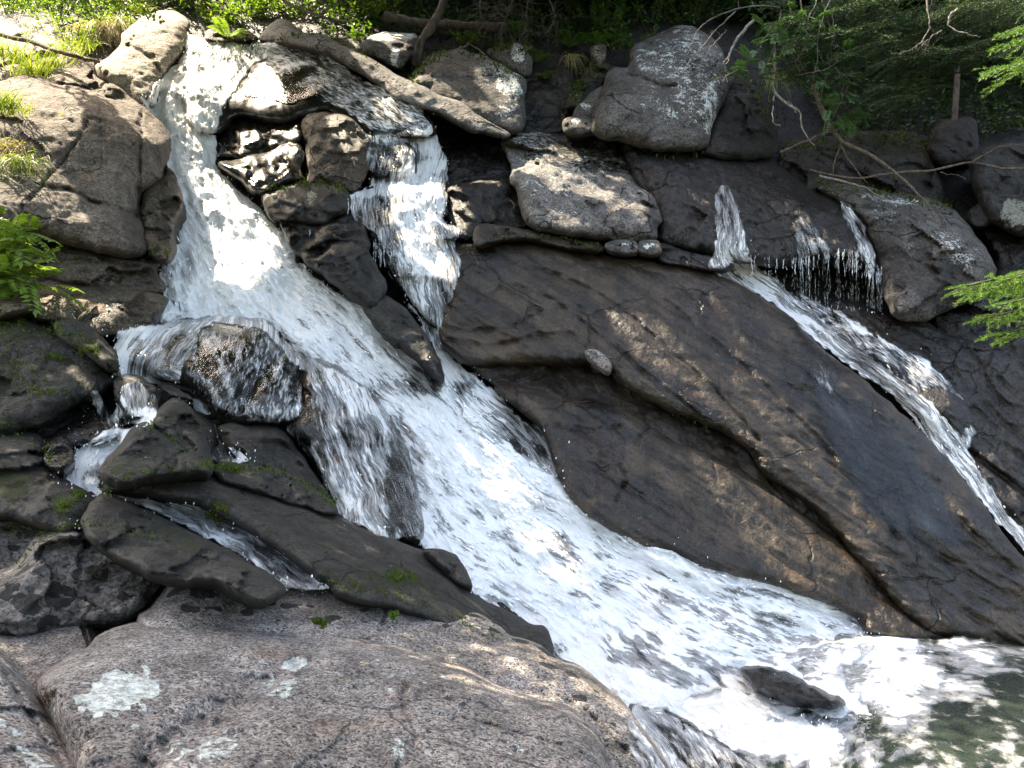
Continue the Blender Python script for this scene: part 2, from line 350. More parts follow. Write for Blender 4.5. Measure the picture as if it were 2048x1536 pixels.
def rock(label, pts, off=.12, bulge=.25, ew=70, mat='slab', bends=(), cracks=(), rough=(.06, .035, .010), strata=None, facet=None, fsize=None,
         thick=.5, jit=5, plane=None, k=8, name='rock', cat='rock', group=None, freq=1.0, power=.5, bumps=(), **paintings):
    _seed[0] += 1; sd_ = _seed[0]
    P = jitter(spline(pts, True, k), jit, sd_)
    x, y, d, inn, quads, jj, ii = sheet(P)
    if plane is None: Y = Fq(x, y) - off
    else:
        pl = np.array(plane, float); A = np.c_[np.ones(len(pl)), pl[:, :2] / 1000]
        w = np.linalg.lstsq(A, 1 / pl[:, 2], rcond=None)[0]
        Y = 1 / np.maximum(w[0] + w[1] * x / 1000 + w[2] * y / 1000, .03) - off
    if facet is None: facet, fsize = .17, .46
    if fsize is None: fsize = .45
    ew *= .62; t = np.clip(d / ew, 0, 1)
    Y = Y - .85 * bulge * (1 - (1 - t) ** 2) ** power
    sc_ = Y.mean() / FPX
    for (x1, y1, x2, y2, kk) in bends:
        L = math.hypot(x2 - x1, y2 - y1); nx, ny = (y2 - y1) / L, -(x2 - x1) / L
        s = (x - x1) * nx + (y - y1) * ny + 9 * fbm(P3(x / 60, y / 60, 0 * x), sd_ + 31, 3)
        Y = Y + kk * sc_ * 10 * np.logaddexp(0, np.clip(s / 10, -40, 400))
    for (bx, by, rx, ry, am) in bumps:
        Y = Y - am * np.exp(-((x - bx) / rx) ** 2 - ((y - by) / ry) ** 2)
    p = unp(x, y, Y)
    if facet:
        lo, hi = p.min(0), p.max(0)
        for lev, (am_, fs_) in enumerate(((facet, fsize), (facet * .32, fsize * .36))):
            nS = int(np.clip(np.prod((hi - lo)[[0, 2]]) / fs_ ** 2 * 1.3, 6, 220))
            r_ = np.random.default_rng(sd_ + lev * 500); S_ = lo + r_.random((nS, 3)) * (hi - lo); G = r_.normal(size=(nS, 2)) * .5; o_ = r_.normal(size=nS)
            pw = p + .3 * fs_ * np.stack([gn(p * 1.6 / fs_, sd_ + 40), 0 * x, gn(p * 1.6 / fs_ + 9, sd_ + 41)], 1)
            j = np.empty(len(p), int)
            for i in range(0, len(p), 8000):
                dd = ((pw[i:i + 8000, None, :] - S_[None]) ** 2 * np.array([1, .3, 1.6])).sum(2); j[i:i + 8000] = dd.argmin(1)
            Y = Y + am_ * (o_[j] * .35 + (p[:, 0] - S_[j, 0]) / fs_ * G[j, 0] + (p[:, 2] - S_[j, 2]) / fs_ * G[j, 1]) * np.minimum(1, d / 12)
    a1, a2, a3 = rough
    Y = Y + a1 * fbm(p * 1.4 * freq, sd_, 3) + a2 * fbm(p * 6 * freq, sd_ + 3, 3) + a3 * fbm(p * 24 * freq, sd_ + 6, 3)
    Y = Y + a2 * 1.1 * sstep(.25, .75, gn(p * 7.3 * freq, sd_ + 12)) + a2 * .3 * np.maximum(0, 1 - 9 * np.abs(gn(p * np.array([2.2, 1, 3.1]) * freq, sd_ + 14)))
    if strata:
        for (ang, f1, f2, am) in strata:                   # layers running along a direction of the picture plane
            c_, s_ = math.cos(math.radians(ang)), math.sin(math.radians(ang))
            al = x * c_ + y * s_; ac = -x * s_ + y * c_ + 26 * gn(P3(x / 210, y / 210, 0 * x), sd_ + 17)
            n_ = fbm(P3(ac / f1, al / f2, 0 * x + sd_), sd_ + 21, 3)
            Y = Y + am * (np.abs(n_) * 1.6 - .4 + .5 * n_)
    crk = np.zeros(len(x))
    for (pl, wd_, dp) in cracks:
        pc = jitter(spline(pl, False, 8), 5, sd_ + 5)
        dd, Q, S, T = nearest(pc, x, y, False)
        g = np.exp(-(dd / (wd_ if wd_ > 12 else wd_ * .7 + .6)) ** 2) * (.45 + .55 * sstep(-.3, .3, gn(P3(x / 25, y / 25, 0 * x), sd_ + 8))); Y = Y + dp * g
        if wd_ < 12: crk = np.maximum(crk, .75 * g ** 2)
    n = len(x); yr = Y.copy()
    V = unp(x, y, Y)
    at_ = {}
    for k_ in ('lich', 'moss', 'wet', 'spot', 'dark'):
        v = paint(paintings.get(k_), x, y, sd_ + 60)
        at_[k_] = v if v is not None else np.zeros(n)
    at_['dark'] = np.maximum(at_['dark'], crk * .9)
    e = border(quads); bv = np.unique(e)
    cen = V.mean(0); back = unp(x[bv], y[bv], Y[bv] + thick * .5)
    back = cen * .06 + back * .94 + np.array([0, 0, -.04])
    cb = V.mean(0) + np.array([0, thick * 1.4, -.15])
    back2 = np.array([cen[0], 0, cen[2] - .1]) * .45 + unp(x[bv], y[bv], Y[bv] + thick) * .55; back2[:, 1] = Y[bv] + thick
    m1 = np.zeros(n, int); m1[bv] = n + np.arange(len(bv)); m2 = m1 + len(bv); pole = n + 2 * len(bv)
    V = np.concatenate([V, back, back2, cb[None]])
    q1 = np.stack([e[:, 1], e[:, 0], m1[e[:, 0]], m1[e[:, 1]]], 1); q2 = np.stack([m1[e[:, 1]], m1[e[:, 0]], m2[e[:, 0]], m2[e[:, 1]]], 1)
    tr = np.stack([m2[e[:, 1]], m2[e[:, 0]], np.full(len(e), pole)], 1)
    for k_ in at_: at_[k_] = np.r_[at_[k_], at_[k_][bv], at_[k_][bv], 0]
    o = mesh(name, V, np.concatenate([quads, q1, q2]), tr, M[mat], at_)
    cur = DEP[jj[inn], ii[inn]]; DEP[jj[inn], ii[inn]] = np.minimum(cur, yr[inn])
    return tag(o, label, cat, group)

# ------------------------------------------------------------------ ground
def bed():
    s = 2
    X, Y = MX[::s, ::s], MY[::s, ::s]; D = DEP[::s, ::s].copy() + .12
    p = unp(X.ravel(), Y.ravel(), D.ravel())
    D = D.ravel() + .10 * fbm(p * 1.1, 90, 4) + .03 * fbm(p * 6, 95, 3)
    v = unp(X.ravel(), Y.ravel(), D); n, m = X.shape
    I = np.arange(n * m).reshape(n, m)
    q = np.stack([I[:-1, :-1], I[1:, :-1], I[1:, 1:], I[:-1, 1:]], -1).reshape(-1, 4)
    moss = sstep(160, 40, Y.ravel() - 60 * sstep(1500, 1900, X.ravel())) * .5
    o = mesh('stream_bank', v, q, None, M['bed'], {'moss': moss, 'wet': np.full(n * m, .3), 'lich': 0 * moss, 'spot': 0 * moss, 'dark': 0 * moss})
    tag(o, 'dark rocky bank of the stream climbing to the forest', 'ground', kind='structure')
bed()
def far_ground():
    k = NT('forest_floor'); v = k.n('TexCoord').outputs['Object']
    c = k.mix(k.ss(k.noise(v, 1.3, 8, .7), .4, .62), (.030, .024, .015), (.022, .034, .010))
    c = k.mul(.8, c, k.mix(k.noise(v, 14, 5, .8), (.3, .3, .3), (1.4, 1.3, 1.2)))
    m = k.out(k.n('BsdfPrincipled', None, Base_Color=c, Roughness=.95, Normal=k.n('Bump', None, Height=k.noise(v, 9, 6, .7), Strength=1.0, Distance=.15)))
    gx_ = np.linspace(-60, 60, 161); gy_ = np.linspace(-40, 90, 174)
    X, Y = np.meshgrid(gx_, gy_); x, y = X.ravel(), Y.ravel()
    p = P3(x, y, 0 * x)
    right = sstep(5, 9, x)
    hill = 5.2 + (-1.2) * right + np.clip(y - 14.2, -2, 60) * .72
    side = sstep(7.5, 16, x) * np.clip(y, 0, 20) * .42 + sstep(-7.5, -14, x) * np.clip(y + 2, 0, 20) * .42
    z = np.where(y > 14.2, hill, -3.6 + side)
    z = np.maximum(np.where(y > 12.5, -3.6 + (hill + 3.6) * sstep(13.0, 14.6, y), -3.6), -3.6 + side) + .35 * fbm(p * .35, 5, 4) + .1 * fbm(p * 1.6, 8, 3)
    v_ = np.stack([x, y, z], 1); n, m_ = X.shape; I = np.arange(n * m_).reshape(n, m_)
    q = np.stack([I[:-1, :-1], I[:-1, 1:], I[1:, 1:], I[1:, :-1]], -1).reshape(-1, 4)
    o = mesh('forest_hill', v_, q, None, m); tag(o, 'dark forest floor of the wooded hillside around the stream', 'ground', kind='structure')
    return (gx_, gy_, z.reshape(n, m_))
HG = far_ground()
def hill_z(x, y):
    i = np.clip((np.asarray(x) + 60) / (120 / 160), 0, 159); j = np.clip((np.asarray(y) + 40) / (130 / 173), 0, 172)
    a = i.astype(int); b = j.astype(int); u, v = i - a, j - b
    Z = HG[2]
    return Z[b, a] * (1 - u) * (1 - v) + Z[b, a + 1] * u * (1 - v) + Z[b + 1, a] * (1 - u) * v + Z[b + 1, a + 1] * u * v

# ------------------------------------------------------------------ rocks, far to near
# behind the rim
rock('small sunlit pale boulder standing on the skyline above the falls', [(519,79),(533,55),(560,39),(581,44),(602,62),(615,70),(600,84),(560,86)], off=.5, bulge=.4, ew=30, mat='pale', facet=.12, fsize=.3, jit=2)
rock('low flat mossy rock beside the bright fern at the lip of the falls', [(410,68),(420,58),(445,57),(470,62),(480,60),(500,66),(518,80),(480,86),(415,84)], off=.5, bulge=.3, ew=20, mat='ledge', jit=2, moss=[(440,60,40,8,.5)])
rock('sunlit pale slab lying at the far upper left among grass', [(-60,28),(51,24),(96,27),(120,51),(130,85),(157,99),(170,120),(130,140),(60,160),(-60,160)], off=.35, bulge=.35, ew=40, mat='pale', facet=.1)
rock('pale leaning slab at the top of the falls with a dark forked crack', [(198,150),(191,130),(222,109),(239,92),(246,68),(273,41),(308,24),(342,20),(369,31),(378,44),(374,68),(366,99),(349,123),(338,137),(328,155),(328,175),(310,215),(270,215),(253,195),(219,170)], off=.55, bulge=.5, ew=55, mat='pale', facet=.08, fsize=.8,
     cracks=[([(238,105),(255,92),(270,100),(290,112),(305,126),(320,148)],5,.12),([(255,92),(270,72)],3,.08),([(210,150),(240,120)],3,.06)], bends=[(250,60,375,75,1.0)])
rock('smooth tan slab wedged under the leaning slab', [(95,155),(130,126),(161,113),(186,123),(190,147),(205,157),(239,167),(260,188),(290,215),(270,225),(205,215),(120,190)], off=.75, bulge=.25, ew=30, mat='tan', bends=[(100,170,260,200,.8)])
rock('grey boulder with a chalky lichened top beside the dead tree stem', [(705,100),(728,82),(760,68),(800,63),(828,64),(836,90),(826,112),(800,140),(770,128),(735,112)], off=.3, bulge=.4, ew=40, mat='lich', facet=.1, lich=[(770,72,60,10,.8),(790,112,10,22,.8)])
rock('lichen spotted block behind the ferns at the forest edge', [(975,99),(1002,87),(1036,83),(1064,97),(1066,137),(1047,160),(1010,140),(980,115)], off=.15, bulge=.35, ew=35, mat='lich', facet=.08, moss=[(1000,95,40,12,.4)], lich=[(1035,110,16,22,.7)])
rock('brown rounded boulder with pale lichen on its right shoulder', [(818,158),(845,126),(872,104),(913,99),(947,106),(982,116),(1016,137),(1043,154),(1052,166),(1049,205),(1047,258),(1019,272),(992,262),(958,245),(920,222),(879,205),(831,180)], off=.55, bulge=.5, ew=60, mat='lich', facet=.04,
     cracks=[([(992,246),(1016,232),(1042,225)],3,.05)], lich=[(990,150,50,30,.45),(1020,170,25,25,.7),(1010,215,20,20,.5)])
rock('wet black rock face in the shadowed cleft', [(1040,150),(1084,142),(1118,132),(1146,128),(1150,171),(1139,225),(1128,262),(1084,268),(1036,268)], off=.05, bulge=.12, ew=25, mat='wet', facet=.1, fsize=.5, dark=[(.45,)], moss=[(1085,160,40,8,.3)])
rock('small upright yellowish stone above the cleft', [(1182,93),(1195,85),(1212,90),(1212,112),(1200,134),(1186,122),(1180,105)], off=.35, bulge=.2, ew=15, mat='ledge', facet=.06, lich=[(1196,105,14,18,.5)], jit=2)
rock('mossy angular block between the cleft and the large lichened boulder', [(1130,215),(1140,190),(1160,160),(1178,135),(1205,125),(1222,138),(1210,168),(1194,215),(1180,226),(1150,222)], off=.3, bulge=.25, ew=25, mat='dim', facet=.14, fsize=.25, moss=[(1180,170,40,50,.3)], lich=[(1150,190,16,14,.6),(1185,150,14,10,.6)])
rock('cracked wedge of grey rock leaning left of the large lichened boulder', [(1148,226),(1165,203),(1205,170),(1212,190),(1200,240),(1196,268),(1170,266),(1150,250)], off=.5, bulge=.22, ew=20, mat='lich', facet=.08, lich=[(1170,212,10,8,.7)])
rock('small pale stone with a pinkish side at the foot of the cleft', [(1124,248),(1132,236),(1150,234),(1180,240),(1190,262),(1160,272),(1130,266)], off=.7, bulge=.15, ew=16, mat='lich', lich=[(1150,242,10,7,.7)], jit=2)
rock('large grey boulder splashed with white lichen below overhanging branches', [(1181,262),(1188,222),(1207,171),(1221,140),(1255,130),(1262,96),(1289,80),(1323,62),(1374,50),(1416,70),(1444,100),(1452,137),(1466,154),(1456,191),(1439,219),(1426,246),(1420,280),(1403,300),(1348,305),(1300,300),(1250,287),(1210,280)], off=.75, bulge=.6, ew=80, mat='lich', facet=.05, fsize=.8,
     bends=[(1230,130,1450,110,.45)], cracks=[([(1255,150),(1290,160),(1325,174),(1352,173)],4,.1)],
     lich=[(1300,120,45,25,.42),(1370,110,60,55,.42),(1400,190,55,60,.42),(1420,215,18,60,.6),(1345,215,30,30,.35),(1290,185,30,40,.2)], moss=[(1330,62,60,10,.5),(1300,105,20,20,.3)], dark=[(1400,150,25,30,.6)])
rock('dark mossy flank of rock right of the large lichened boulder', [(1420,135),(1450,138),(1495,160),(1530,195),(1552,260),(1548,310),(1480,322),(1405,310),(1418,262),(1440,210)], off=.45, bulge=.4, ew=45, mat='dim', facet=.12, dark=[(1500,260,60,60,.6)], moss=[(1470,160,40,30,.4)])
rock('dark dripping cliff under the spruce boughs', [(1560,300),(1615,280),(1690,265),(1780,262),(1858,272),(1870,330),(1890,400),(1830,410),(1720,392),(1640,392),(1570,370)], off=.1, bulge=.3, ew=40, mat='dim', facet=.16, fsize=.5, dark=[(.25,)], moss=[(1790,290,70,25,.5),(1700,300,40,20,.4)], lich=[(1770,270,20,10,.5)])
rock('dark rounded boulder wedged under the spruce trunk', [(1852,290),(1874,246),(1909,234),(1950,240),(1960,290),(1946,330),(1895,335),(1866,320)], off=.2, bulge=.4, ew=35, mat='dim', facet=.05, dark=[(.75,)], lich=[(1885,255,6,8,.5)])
rock('far right boulder with one broad cream lichen patch', [(1936,312),(1980,293),(2070,285),(2200,300),(2210,470),(2060,475),(2014,462),(1976,438),(1958,408),(1945,369),(1938,338)], off=.6, bulge=.5, ew=55, mat='dim', facet=.05, lich=[(2035,425,55,26,1.0,-12)])
rock('small grey stone tucked against the far right boulder', [(1936,428),(1950,410),(1968,405),(1984,440),(1966,454),(1944,450)], off=.6, bulge=.15, ew=16, mat='dim', jit=2)
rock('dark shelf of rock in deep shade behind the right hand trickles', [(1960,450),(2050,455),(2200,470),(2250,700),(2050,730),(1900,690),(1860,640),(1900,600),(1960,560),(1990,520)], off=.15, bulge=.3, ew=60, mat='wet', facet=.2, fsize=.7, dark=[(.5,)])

# left bank
rock('big tan boulder with long straight cracks on the left bank', [(-120,170),(0,160),(44,150),(103,157),(164,171),(212,185),(253,202),(284,209),(308,226),(328,253),(342,284),(338,314),(328,342),(321,362),(300,378),(284,390),(284,427),(294,440),(297,475),(300,500),(270,520),(191,505),(137,490),(96,480),(40,470),(-120,440)], off=1.0, bulge=.75, ew=120, mat='tan', thick=1.2, facet=.09, fsize=.9,
     rough=(.07,.03,.012), bends=[(20,205,330,290,.8)], cracks=[([(178,245),(150,290),(118,330),(85,373),(60,400)],4,.12),([(85,372),(130,380),(205,408),(272,428)],4.5,.14),([(283,222),(281,290),(277,372),(273,430)],4,.12),([(196,160),(200,260),(205,350)],2,.03),([(120,168),(135,180)],6,.06)], dark=[(30,420,50,80,.25)], wet=[(290,470,40,60,.5)], moss=[(60,470,60,30,.3)])
rock('broken reddish ledge washed by the edge of the main fall', [(300,372),(321,358),(332,337),(345,342),(356,362),(362,380),(368,393),(366,410),(358,428),(350,450),(348,479),(352,506),(338,525),(306,520),(288,490),(282,440),(284,395)], off=1.15, bulge=.35, ew=30, mat='ledge', facet=.14, fsize=.3, bends=[(300,375,368,395,1.2)], wet=[(350,440,40,100,.7)], cracks=[([(284,432),(320,425),(345,448)],3,.1),([(290,458),(340,462)],3,.1)])
rock('layered rusty ledge under the big cracked boulder', [(40,500),(100,492),(180,492),(280,505),(330,512),(318,545),(330,580),(260,590),(150,575),(60,560)], off=.85, bulge=.3, ew=35, mat='ledge', facet=.14, fsize=.35, bends=[(60,520,320,530,.9)], cracks=[([(60,530),(160,520),(300,535)],3,.1)], moss=[(130,500,80,14,.35)], wet=[(290,540,60,40,.6)])
rock('pale speckled slab below the rusty ledge on the left', [(-100,575),(0,556),(80,545),(200,552),(275,570),(300,590),(250,625),(170,650),(120,648),(20,632),(-100,640)], off=.95, bulge=.3, ew=35, mat='ledge', facet=.06, bends=[(-20,600,280,600,1.0)], lich=[(140,590,120,30,.25)], moss=[(40,590,60,20,.2)])
rock('dark wedge shaped block at the foot of the main fall', [(150,632),(190,600),(240,572),(290,580),(330,592),(336,605),(318,640),(300,668),(190,672),(150,655)], off=1.0, bulge=.3, ew=30, mat='ledge', facet=.1, fsize=.5, bends=[(180,608,330,600,1.5)], wet=[(260,640,100,50,.9)], dark=[(260,640,80,40,.35)])
rock('small rounded yellowish stone at the left edge', [(-60,610),(0,598),(40,594),(66,606),(62,622),(20,635),(-60,640)], off=1.2, bulge=.2, ew=20, mat='ledge', jit=2)
rock('dark mossy boulder with pale streaks on the left edge', [(-120,650),(0,640),(48,640),(110,660),(150,680),(190,706),(226,748),(230,775),(190,800),(150,812),(60,860),(-120,880)], off=1.05, bulge=.5, ew=70, mat='dim', facet=.1, fsize=.6, bends=[(0,760,220,790,.35)], moss=[(20,660,45,30,.6),(10,760,30,40,.4),(112,715,40,12,.6,20)], lich=[(70,700,35,55,.25)], wet=[(200,780,40,40,.5)], dark=[(90,850,120,50,.6)])
rock('long brown topped stone with a bright moss cushion on its flank', [(108,648),(150,638),(185,655),(215,685),(236,708),(236,745),(205,735),(165,705),(125,680)], off=1.4, bulge=.3, ew=28, mat='dark', bends=[(110,660,235,725,.9)], moss=[(172,702,22,14,1.3,20),(150,690,16,8,.9,30)], jit=3)
rock('black wet overhang under the mossy boulder', [(60,850),(110,820),(160,790),(225,765),(240,800),(236,840),(200,862),(130,872),(80,900),(-40,900),(-40,870)], off=.75, bulge=.25, ew=40, mat='wet', facet=.12, dark=[(.45,)])
rock('shiny wet rock apron beside the small left trickle', [(70,895),(120,860),(180,835),(232,822),(262,850),(250,872),(215,888),(170,895),(120,905),(85,910)], off=.95, bulge=.25, ew=40, mat='wet', wet=[(.4,)])
rock('little black knob of rock split by two water threads', [(228,760),(250,748),(280,752),(310,775),(325,800),(310,830),(290,842),(262,838),(240,820),(228,790)], off=1.25, bulge=.35, ew=30, mat='wet', wet=[(.5,)])

# upper dome and the rocks of the middle fall
rock('broad polished dome of rock under the top of the falls', [(300,160),(340,110),(375,82),(420,78),(500,82),(545,88),(620,105),(700,140),(780,180),(840,215),(864,245),(872,270),(835,280),(790,278),(745,285),(715,258),(690,238),(645,228),(605,240),(560,250),(515,242),(474,236),(448,262),(420,270),(380,250),(360,200)], off=.62, bulge=.34, ew=90, mat='dome', facet=0, thick=1.2, rough=(.05,.012,.003),
     bends=[(440,215,760,215,.55)], bumps=[(600,160,90,50,.15)], wet=[(.3,)])
rock('olive brown rock face under the polished dome', [(448,262),(472,230),(513,234),(560,244),(600,236),(612,262),(606,290),(547,308),(485,322),(436,316),(440,290)], off=.50, bulge=.2, ew=30, mat='dome', bends=[(440,285,600,262,.4)], wet=[(.1,)])
rock('blunt wedge of rock with a pale tip beside the main fall', [(436,326),(485,314),(533,303),(574,284),(602,288),(609,308),(604,335),(607,362),(560,374),(533,394),(500,384),(470,355)], off=.75, bulge=.3, ew=35, mat='dome', bends=[(480,330,600,320,.6)], lich=[(592,305,12,22,1.0)], dark=[(590,350,30,25,.4)])
rock('warm brown rough rock face right of the blunt wedge', [(604,242),(640,222),(690,230),(722,252),(745,275),(742,305),(738,335),(728,368),(704,386),(650,378),(614,366),(612,310)], off=.7, bulge=.35, ew=45, mat='ledge', facet=.08, fsize=.4, wet=[(.35,)], rough=(.06,.035,.015), cracks=[([(610,285),(614,330),(612,365)],6,.2)], dark=[(680,340,60,40,.3)])
rock('mossy topped dark rock with a pale lichen mark between the two falls', [(520,392),(553,378),(595,364),(632,361),(667,371),(694,384),(700,420),(660,440),(632,452),(588,445),(560,438),(540,440)], off=.95, bulge=.35, ew=38, mat='dark', bends=[(530,400,700,390,.9)], moss=[(610,366,60,8,.5)], lich=[(622,395,12,16,.8)], cracks=[([(540,400),(580,410),(630,430)],3,.08)], wet=[(560,420,40,30,.5)])
rock('cluster of jagged black rock below the mossy topped rock', [(560,440),(600,436),(640,446),(700,424),(728,450),(738,490),(726,520),(690,512),(640,520),(615,520),(585,500),(568,470)], off=.85, bulge=.3, ew=40, mat='wet', facet=.22, fsize=.28)
rock('grey angular block between the main and middle falls', [(600,505),(640,498),(690,478),(722,488),(748,520),(770,560),(768,590),(746,618),(715,604),(690,584),(650,554),(620,530)], off=.95, bulge=.35, ew=38, mat='dark', facet=.14, fsize=.35, wet=[(640,540,60,40,.7)], dark=[(735,515,20,30,.6)])
rock('reddish brown block low on the rib between the falls', [(725,612),(745,600),(770,590),(790,602),(811,620),(840,651),(846,672),(800,690),(775,676),(742,642)], off=.95, bulge=.25, ew=25, mat='dark', facet=.1, fsize=.3, bends=[(730,625,840,640,.6)])
rock('long pointed rock ending the rib between the falls', [(760,665),(800,650),(835,655),(850,668),(868,699),(881,726),(888,762),(869,752),(838,722),(800,692)], off=1.0, bulge=.25, ew=22, mat='dark', facet=.08, wet=[(870,735,25,30,.7)])
rock('small square rock veiled by the middle fall', [(730,300),(745,288),(790,284),(820,292),(835,320),(828,352),(790,358),(745,352),(730,330)], off=.58, bulge=.2, ew=34, mat='wet', facet=.1)
rock('flat step of wet rock under the middle fall', [(692,385),(730,372),(780,362),(850,352),(897,345),(900,390),(895,440),(850,430),(800,440),(740,450),(702,430)], off=.65, bulge=.25, ew=30, mat='wet', bends=[(690,392,900,372,1.6)], wet=[(.3,)])
rock('dark rock wall carrying the lower middle fall', [(700,430),(760,425),(850,425),(900,445),(925,480),(920,560),(905,620),(885,660),(845,640),(815,600),(785,560),(750,500)], off=.55, bulge=.25, ew=40, mat='wet', facet=.16, fsize=.4, wet=[(.3,)])

# the rim and the right hand side
rock('long narrow lichened rim of rock curving down beside the falls', [(547,82),(581,75),(615,65),(650,70),(684,90),(715,104),(742,114),(787,145),(831,165),(879,189),(920,203),(958,230),(992,251),(1020,266),(1009,276),(975,268),(947,266),(920,250),(879,228),(828,212),(787,194),(742,160),(695,130),(650,106),(598,93)], off=.85, bulge=.3, ew=22, mat='top', facet=.05, rough=(.05,.03,.01), jit=3, spot=[(760,150,60,14,.8,30),(940,240,40,12,.8,30)], moss=[(900,225,60,8,.4,30)])
rock('dark wet chute of rock right of the polished dome', [(850,232),(880,218),(920,238),(975,256),(1012,272),(1016,300),(1022,335),(1026,368),(985,378),(940,360),(905,372),(893,345),(880,300)], off=.45, bulge=.15, ew=35, mat='wet', bends=[(890,350,1020,335,1.4)], wet=[(.2,)], lich=[(985,300,20,40,.2)], rough=(.05,.03,.008))
rock('black undercut rock at the right edge of the middle fall', [(895,372),(934,362),(982,350),(1019,350),(1026,372),(1042,395),(1052,427),(1060,455),(1016,462),(968,452),(950,482),(913,482),(893,445),(896,400)], off=.55, bulge=.35, ew=40, mat='wet', facet=.2, fsize=.45, dark=[(.35,)], bends=[(890,385,1030,365,1.2)])
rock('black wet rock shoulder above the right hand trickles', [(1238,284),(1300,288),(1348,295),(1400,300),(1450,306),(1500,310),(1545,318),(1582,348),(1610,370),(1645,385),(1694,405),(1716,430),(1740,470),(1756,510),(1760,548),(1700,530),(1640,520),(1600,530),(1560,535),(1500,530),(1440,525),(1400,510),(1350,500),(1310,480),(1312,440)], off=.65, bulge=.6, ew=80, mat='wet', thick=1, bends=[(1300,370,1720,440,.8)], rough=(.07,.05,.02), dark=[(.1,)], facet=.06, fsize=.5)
rock('big pale topped boulder crusted with black lichen in the centre', [(1003,284),(1012,268),(1036,254),(1084,246),(1122,246),(1152,258),(1187,265),(1221,271),(1252,288),(1275,309),(1298,328),(1306,369),(1314,393),(1327,437),(1312,455),(1310,482),(1255,486),(1187,479),(1118,472),(1060,455),(1040,415),(1030,380),(1020,366),(1020,335),(1012,308)], off=1.0, bulge=.55, ew=75, mat='top', thick=1, bends=[(1023,366,1180,395,1.0),(1101,376,1323,445,1.0)], lich=[(1090,345,70,40,.35),(1160,300,110,50,.30),(1050,270,60,20,.35),(1170,340,60,30,.30),(1120,400,60,30,.2),(1060,390,40,30,.25)], spot=[(1190,285,120,35,2.6,10),(1180,320,110,22,2.3,8),(1070,275,60,25,1.6)], dark=[(1200,440,130,40,.35,8)], wet=[(1320,400,20,80,.5)])
rock('thin brown ledge running under the pale topped boulder', [(955,450),(1016,452),(1060,460),(1118,472),(1187,482),(1212,496),(1190,506),(1118,494),(1050,480),(982,486),(950,492)], off=1.1, bulge=.15, ew=14, mat='slab', jit=2)
rock('flat pale stone on the ledge, left one of the pair', [(1210,489),(1235,479),(1269,482),(1277,496),(1269,507),(1221,504)], off=1.25, bulge=.1, ew=12, mat='lich', jit=1.5, lich=[(1250,490,8,6,.6)])
rock('flat pale stone with white lichen dots, right one of the pair', [(1277,485),(1290,479),(1318,483),(1320,508),(1279,506)], off=1.25, bulge=.1, ew=12, mat='lich', jit=1.5, lich=[(1295,493,6,6,.9),(1306,490,5,5,.9)])
rock('dark shelf joining the two pale stones to the trickles', [(1318,486),(1370,500),(1430,515),(1470,530),(1440,545),(1380,535),(1320,520)], off=1.0, bulge=.12, ew=14, mat='wet', jit=2)
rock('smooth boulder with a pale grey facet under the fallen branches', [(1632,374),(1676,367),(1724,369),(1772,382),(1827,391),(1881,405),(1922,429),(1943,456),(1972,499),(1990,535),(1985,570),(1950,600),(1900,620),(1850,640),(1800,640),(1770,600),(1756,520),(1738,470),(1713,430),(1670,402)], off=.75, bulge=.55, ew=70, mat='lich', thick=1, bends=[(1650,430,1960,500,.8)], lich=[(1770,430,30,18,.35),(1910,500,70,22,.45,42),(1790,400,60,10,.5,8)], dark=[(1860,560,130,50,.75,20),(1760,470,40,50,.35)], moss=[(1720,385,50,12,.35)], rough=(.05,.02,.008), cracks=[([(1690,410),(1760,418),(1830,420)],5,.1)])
rock('steep dark slab wall on the far side of the right hand stream', [(1660,600),(1760,620),(1850,640),(1900,670),(2000,690),(2100,720),(2300,760),(2400,1180),(2100,1200),(2040,1140),(1990,1040),(1930,960),(1860,870),(1780,780),(1700,690)], off=.30, bulge=.3, ew=80, mat='wet', thick=1.2, facet=.06, fsize=1.0, strata=[(42,26,240,.06)], bumps=[(1880,830,90,60,.2)])
rock('huge smooth brown slab sloping across the right of the stream', [(893,500),(950,486),(1000,480),(1100,484),(1230,506),(1330,520),(1400,534),(1480,570),(1570,625),(1650,700),(1750,780),(1880,900),(1975,1020),(2060,1130),(2200,1220),(2200,1330),(2000,1290),(1860,1262),(1780,1200),(1730,1140),(1620,1010),(1530,950),(1490,895),(1400,845),(1320,815),(1240,768),(1205,735),(1150,730),(1070,728),(1000,728),(925,725),(888,690),(878,650),(893,575)], off=.72, bulge=.32, ew=46, facet=0, mat='slab', thick=1.0, rough=(.05,.015,.004), strata=[(36,40,340,.055),(33,15,200,.010),(8,18,150,.02)], power=.6,
     cracks=[([(1000,560),(1120,610),(1260,720),(1400,830)],3,.06),([(1330,600),(1450,700),(1560,800),(1700,940)],3,.06),([(1560,860),(1700,960),(1800,1080)],3,.06),([(1050,530),(1090,540),(1180,580),(1240,615),(1330,690),(1420,770),(1520,880)],3.5,.07),([(1190,512),(1260,530),(1330,552),(1380,555)],3.5,.06),([(890,655),(950,662),(1030,650),(1080,620)],4,.08),([(895,680),(980,690),(1080,672),(1150,668)],5,.1),([(900,625),(960,600),(1000,575)],3,.05)],
     wet=[(930,520,80,40,.7),(920,600,60,60,.4),(1250,660,120,40,.35,20),(1500,700,160,60,.5,36),(1350,780,120,20,.6,34),(1640,720,70,120,.7,40),(1750,900,160,90,.55,35),(1900,1130,140,110,.6)], moss=[(1260,740,60,30,.25,20),(1410,800,50,20,.3,30)], lich=[(1440,790,60,8,.25,30)], dark=[(1200,690,60,25,.3,10)])
